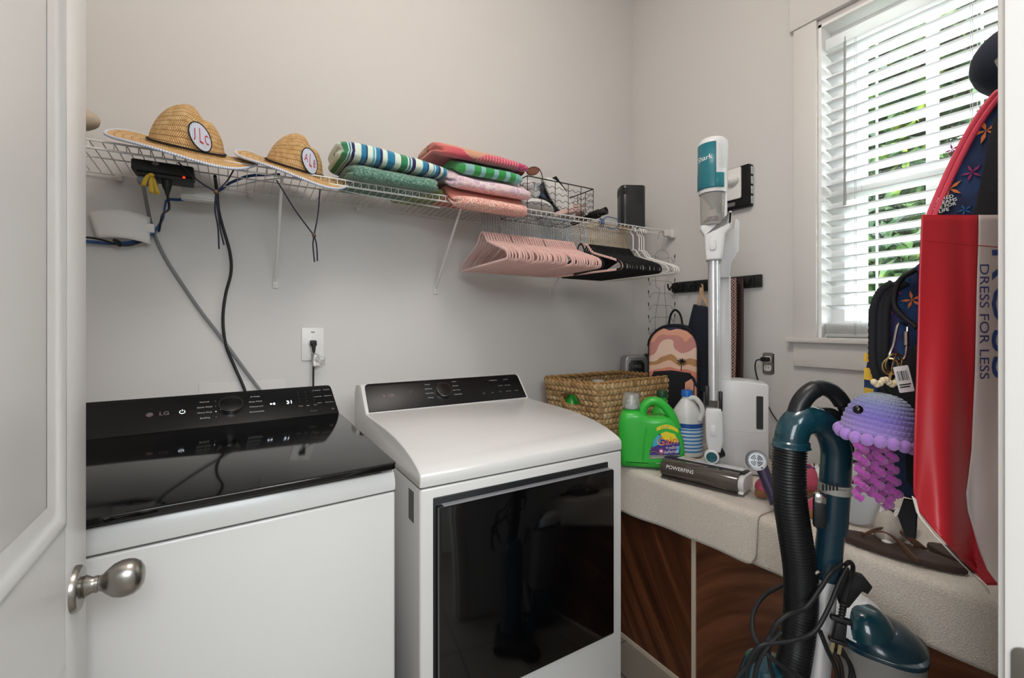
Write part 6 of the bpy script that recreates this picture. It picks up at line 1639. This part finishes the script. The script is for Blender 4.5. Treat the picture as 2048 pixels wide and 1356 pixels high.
for dx in (0.0, 0.010, 0.018):
    pts = bez([FBk @ Vector((p[0] - dx, p[1], -0.010 + 0.004 * (dx > 0.005))) for p in (B(1790, 566), B(1765, 585), B(1752, 620), B(1750, 680), B(1752, 730), B(1768, 775), B(1790, 810))], 10)
    b.tube(pts, [0.0065 + 0.0010 * (i % 2) for i in range(len(pts))], 8)
b.build('shoulder_strap', M_blkfab, bp, sharp=180)
b = MB(); pts = bez([FBk @ Vector((p[0], p[1], -0.014)) for p in (B(1838, 540), B(1808, 560), B(1796, 590), B(1798, 615), B(1815, 635), B(1840, 655))], 8); b.tube(pts, 0.0075, 8, flat=0.6); b.build('webbing_loop', M_rub, bp)
b = MB(); b.prism([B(1835, 690), B(1812, 720), B(1812, 800), B(1820, 960), B(1850, 1000), B(1900, 1010), B(1900, 700)], -0.020, 0.0, FBk, bev=0.006); b.build('side_pocket', M_blkfab, bp)
b = MB(); b.prism([B(1812, 995), B(1840, 1000), B(1835, 1075), B(1815, 1070), B(1800, 1030)], -0.012, -0.004, FBk, bev=0.002); b.build('loose_strap', M_blkfab, bp)
b = MB(); b.prism([B(1868, 395), B(1900, 392), B(1906, 412), B(1882, 432), B(1862, 418)], -0.004, -0.001, FBk, bev=0.0008); tg_ = b.build('brand_patch', M_rub, bp)
b = MB()
for i, s in enumerate(('INSPIRED', 'BY DREAMS', 'MADE FOR', 'A LIFE')):
    y, z = B(1884, 399 + 8.0 * i); b.text(s, 0.0078, FBk @ T(y, z, -0.0046) @ RY(PI) @ RZ(R(6)))
b.build('lettering', M_white, tg_, recalc=False)
b = MB(); b.tube(bez([(XB + 0.13, 0.185, CH + 0.42), (XB + 0.13, 0.20, 1.80), (1.17, FY1 + 0.055, 1.752), (XB + 0.15, 0.19, 1.79)], 6), 0.006, 8, flat=0.5); b.build('grab_loop', M_blkfab, bp)

# carabiner, key rings, tag: the keychain
M_brass = mat('ring_brass', '#b39a6c', 0.25, metal=1.0)
TJ = 0.775
kc = thing('crochet_jellyfish_keychain', 'crocheted purple and grey jellyfish keychain clipped to the floral backpack', 'keychain', P(1755, 840, TJ))
b = MB(); b.tube(bez([P(1812, 650, .80), P(1797, 648, .79), P(1787, 690, .78), P(1779, 712, .78), P(1793, 722, .78), P(1809, 716, .78), P(1814, 690, .78), P(1815, 655, .795)], 6), 0.0022, 8); b.build('carabiner', M_nickel, kc)
b = MB(); b.tube([P(1813, 692, .779), P(1813, 664, .787)], 0.0038, 10); b.build('carabiner_gate', M_nickel, kc)
for (px, py, r_, yw, tl) in ((1788, 726, .017, 10, 15), (1792, 728, .018, 50, 10), (1781, 733, .014, -20, 5)):
    Mr = T(*P(px, py, TJ)) @ RZ(R(-48 + yw)) @ RX(R(90 + tl))
    b = MB(); b.tube([Mr @ Vector((r_ * 0.75 * math.cos(a), r_ * math.sin(a), 0)) for a in [2 * PI * i / 24 for i in range(24)]], 0.0016, 6, closed=True); b.build('key_ring', M_brass, kc)
Mt_ = T(*P(1807, 758, TJ - 0.012)) @ RZ(R(-50)) @ RX(PI / 2) @ RZ(R(12))
b = MB(); b.prism(rrect(-0.0105, 0.0105, -0.022, 0.022, 0.002), 0, 0.0012, Mt_); tgp = b.build('barcode_tag', M_paper, kc)
b = MB()
for i, w_ in enumerate((1, 2, 1, 1, 3, 1, 2, 1, 2, 1, 1)): b.box(-0.008 + 0.0015 * i, -0.008 + 0.0015 * i + 0.0004 * w_, -0.002, 0.014, 0.0013, 0.0016, M=Mt_)
b.box(-0.008, 0.008, -0.010, -0.008, 0.0013, 0.0016, M=Mt_); b.box(-0.008, 0.006, -0.014, -0.012, 0.0013, 0.0016, M=Mt_)
b.build('barcode', M_rub, tgp)
b = MB(); 
for i in range(9): b.sphere(P(1748 + 6 * i, 764 + 5 * math.sin(i * 1.3), TJ - 0.004), 0.0055, 8, 6)
b.build('cream_charm', mat('yarn_cream', '#cdbf9d', 0.9), kc)
# dome made of crochet rows
MJ_ = T(*P(1755, 868, TJ)) @ RZ(R(-48)) @ RY(R(9))
t_ = NT('ombre_yarn', rough=0.95, sheen=0.4); s_ = t_.sep(t_.obj())
t_.color(t_.ramp(t_.st() and t_.sep(t_.st())[1], [(0.0, '#8f78b4'), (0.30, '#6f62ac'), (0.55, '#7377a4'), (0.75, '#8590a0'), (1.0, '#8d9aa4')], 'LINEAR')); t_.bump(t_.noise(t_.obj(), 500, 3), 0.8, 0.002); M_omb = t_.m
b = MB(); rows = 12
def domej(u, v, off=0.0):
    a = 2 * PI * u; el = v * PI / 2
    r = 0.0515 * math.cos(el) ** 0.8; z = 0.068 * math.sin(el)
    rowf = v * rows; st_ = u * 44 + (0.5 if int(rowf) % 2 else 0)
    d = 0.0024 * math.sqrt(abs(math.sin(PI * rowf))) * (0.55 + 0.45 * abs(math.sin(PI * st_)))
    return MJ_ @ Vector(((r + d) * math.cos(a), (r + d) * math.sin(a), z + d))
b.grid(domej, 264, 72, cu=True); jd = b.build('bell', M_omb, kc, sharp=180)
M_vio = mat('yarn_violet', '#9c74bd', 0.95, bump=0.9, bscale=500, sheen=0.4); M_mgy = mat('yarn_magenta', '#9a3b90', 0.95, bump=0.9, bscale=500, sheen=0.4)
b = MB()
for i in range(20):
    a = 2 * PI * i / 20; b.sphere((0.0535 * math.cos(a), 0.0535 * math.sin(a), -0.006 + 0.002 * math.sin(3 * a)), (0.0098, 0.0098, 0.0105), 10, 7, MJ_)
b.build('frill', M_vio, kc)
b = MB(); b.sphere(P(1716, 819, TJ - 0.042), 0.0072, 14, 10); b.build('eye', M_black, kc)
for j, (px, py0, py1, to) in enumerate(((1718, 875, 995, -0.02), (1738, 880, 985, -0.005), (1758, 880, 1000, -0.022), (1775, 885, 1018, -0.005), (1787, 885, 1000, -0.018), (1748, 880, 960, 0.015), (1768, 885, 990, 0.02))):
    pts = []; n = 90; ph = j * 1.1
    for i in range(n + 1):
        f = i / n; p = P(px + (6 * math.sin(3 * f + j)), py0 + (py1 - py0) * f, TJ + to)
        a = f * 30 + ph; r_ = 0.0058
        pts.append(p + Vector((0.67 * r_ * math.cos(a), -0.74 * r_ * math.cos(a), 0)) + Vector((0.7, 0.7, 0)) * r_ * math.sin(a))
    b = MB(); b.tube(pts, [0.0056 + 0.0009 * math.sin(i * 1.9) for i in range(n + 1)], 9); b.build('tentacle', M_mgy, kc)
b = MB(); b.tube(bez([P(1776, 770, TJ), P(1782, 745, TJ)], 3), 0.0025, 6); b.build('link', M_brass, kc)

# red and white shopping bag
t_ = NT('bag_red', rough=0.38); t_.color(lin('#a81d27')); M_bred = t_.m
M_bwht = mat('bag_white', '#cfc5c0', 0.4); M_bblue = mat('bag_blue', '#2c4a8c', 0.4); M_bvio = mat('bag_navy_print', '#3c3f78', 0.4)
TB = 0.665
rows_ = [  # py, left px, border px
    (430, 1844, 1956), (470, 1842, 1956), (560, 1838, 1953), (650, 1836, 1951), (740, 1833, 1949), (830, 1830, 1945), (900, 1828, 1942), (950, 1827, 1936), (985, 1827, 1931), (1020, 1836, 1934), (1060, 1868, 1946), (1100, 1905, 1958), (1140, 1945, 1975), (1170, 1975, 1998)]
def interp(py, k): return float(np.interp(py, [r[0] for r in rows_], [r[k] for r in rows_]))
def bagp(px, py, side=0):
    f = (px - 1836) / 200.0; g = (py - 430) / 740.0
    t = TB + 0.010 * math.sin(f * 9 + g * 2.2) * (0.3 + g) + 0.018 * math.exp(-((f - 0.42 - 0.1 * g) / 0.12) ** 2) * (0.3 + g) - 0.022 * g * math.exp(-((f - 0.15) / 0.2) ** 2) + 0.012 * math.sin(g * 9 + f * 5) * g * 0.5
    return at(px, py, t=t + side)
sb = thing('shopping_bag', 'red and white reusable shopping bag with blue lettering, hanging by the door jamb', 'shopping bag', P(1900, 1180, TB))
def ylo(px): return 430 + 0.03 * (px - 1844)
b = MB()
def red(u, v):
    py = 430 + 740 * v; l, r_ = interp(py, 1), interp(py, 2); return bagp(l + (r_ - l) * u, py)
b.grid(red, 24, 60); b.build('red_panel', M_bred, sb, solid=0.0015)
b = MB()
def wht(u, v):
    py = 430 + 760 * v; l = interp(py, 2); px = l + (2052 - l) * u
    return bagp(px, py + (60 * u if py > 1100 else 0) * (py - 1100) / 70)
b.grid(wht, 18, 60); wp = b.build('white_panel', M_bwht, sb, solid=0.0015)
b = MB()
def edg(u, v):
    py = 985 + 190 * v; l = interp(py, 1); return bagp(l - 2 + 8 * u - 1, py + 4 + 6 * u) + Vector((0, 0, -0.002))
b.grid(edg, 3, 24); b.build('bottom_binding', M_bwht, sb, solid=0.002)
b = MB()
def back(u, v):
    py = 430 + 735 * v; l = interp(py, 1); px = l + 4 + (2052 - l) * u; p = bagp(px, py); d = 0.05 * min(1, u * 6) * min(1.0, (1 - v) * 6 + 0.1)
    return (p.x + 0.8 * d, p.y + 0.0 * d, p.z)
b.grid(back, 18, 30); b.build('back_panel', M_bred, sb, solid=0.0015)
b = MB(); q1 = bagp(2032, 436); b.tube(bez([q1 + Vector((0.004, 0, -0.01)), q1 + Vector((0.02, -0.006, 0.10)), Vector((1.01, FY1 + 0.052, 1.752)), q1 + Vector((0.04, -0.012, 0.08)), q1 + Vector((0.03, -0.012, -0.01))], 8), 0.009, 8, flat=0.25); b.build('handle', M_bred, sb)
b = MB(); l0 = [bagp(1845 + 11 * i, 481 + 1.0 * i) for i in range(21)]; b.tube([p + (Vector((0, 0, CH)) - p) * 0.0 + Vector((-0.0012, -0.0006, 0)) for p in l0], 0.0006, 5); b.build('seam_stitch', M_bred, sb)
def bag_text(s, size_px, pxc, py0, py1, m, name, squash=1.0):
    """lettering printed on the bag, reading downwards"""
    vs, fs = text_mesh(s); xs = [v.x for v in vs]; lo, hi = min(xs), max(xs); sc_ = (py1 - py0) / (hi - lo)
    vv = []
    for v in vs:
        py = py0 + (v.x - lo) * sc_; px = pxc + v.y * size_px
        p = bagp(px, py); vv.append(p + (Vector((0, 0, p.z)) - p).normalized() * 0.0022)
    b = MB(); b.add(vv, fs); b.build(name, m, wp, recalc=False)
bag_text('DRESS FOR LESS', 27, 1968, 529, 758, M_bvio, 'lettering')
bag_text('ROSS', 92, 2012, 500, 757, M_bblue, 'lettering')

# cap on the rack
cpk = thing('baseball_cap', 'dark navy cap hanging above the floral backpack at the right edge', 'cap', at(2040, 110, t=0.86))
cc_ = Vector((1.32, 0.236, CH + 0.522))
b = MB(); b.sphere(cc_, (0.088, 0.080, 0.070), 28, 16); b.build('crown', M_nvy, cpk)
b = MB(); b.grid(lambda u, v: cc_ + Vector((0.055 * (2 * u - 1) * 1.2, -0.03 - 0.04 * v * (1 - (2 * u - 1) ** 2), -0.055 - 0.05 * v + 0.01 * (2 * u - 1) ** 2)), 14, 6); b.build('brim', M_nvy, cpk, solid=0.003)
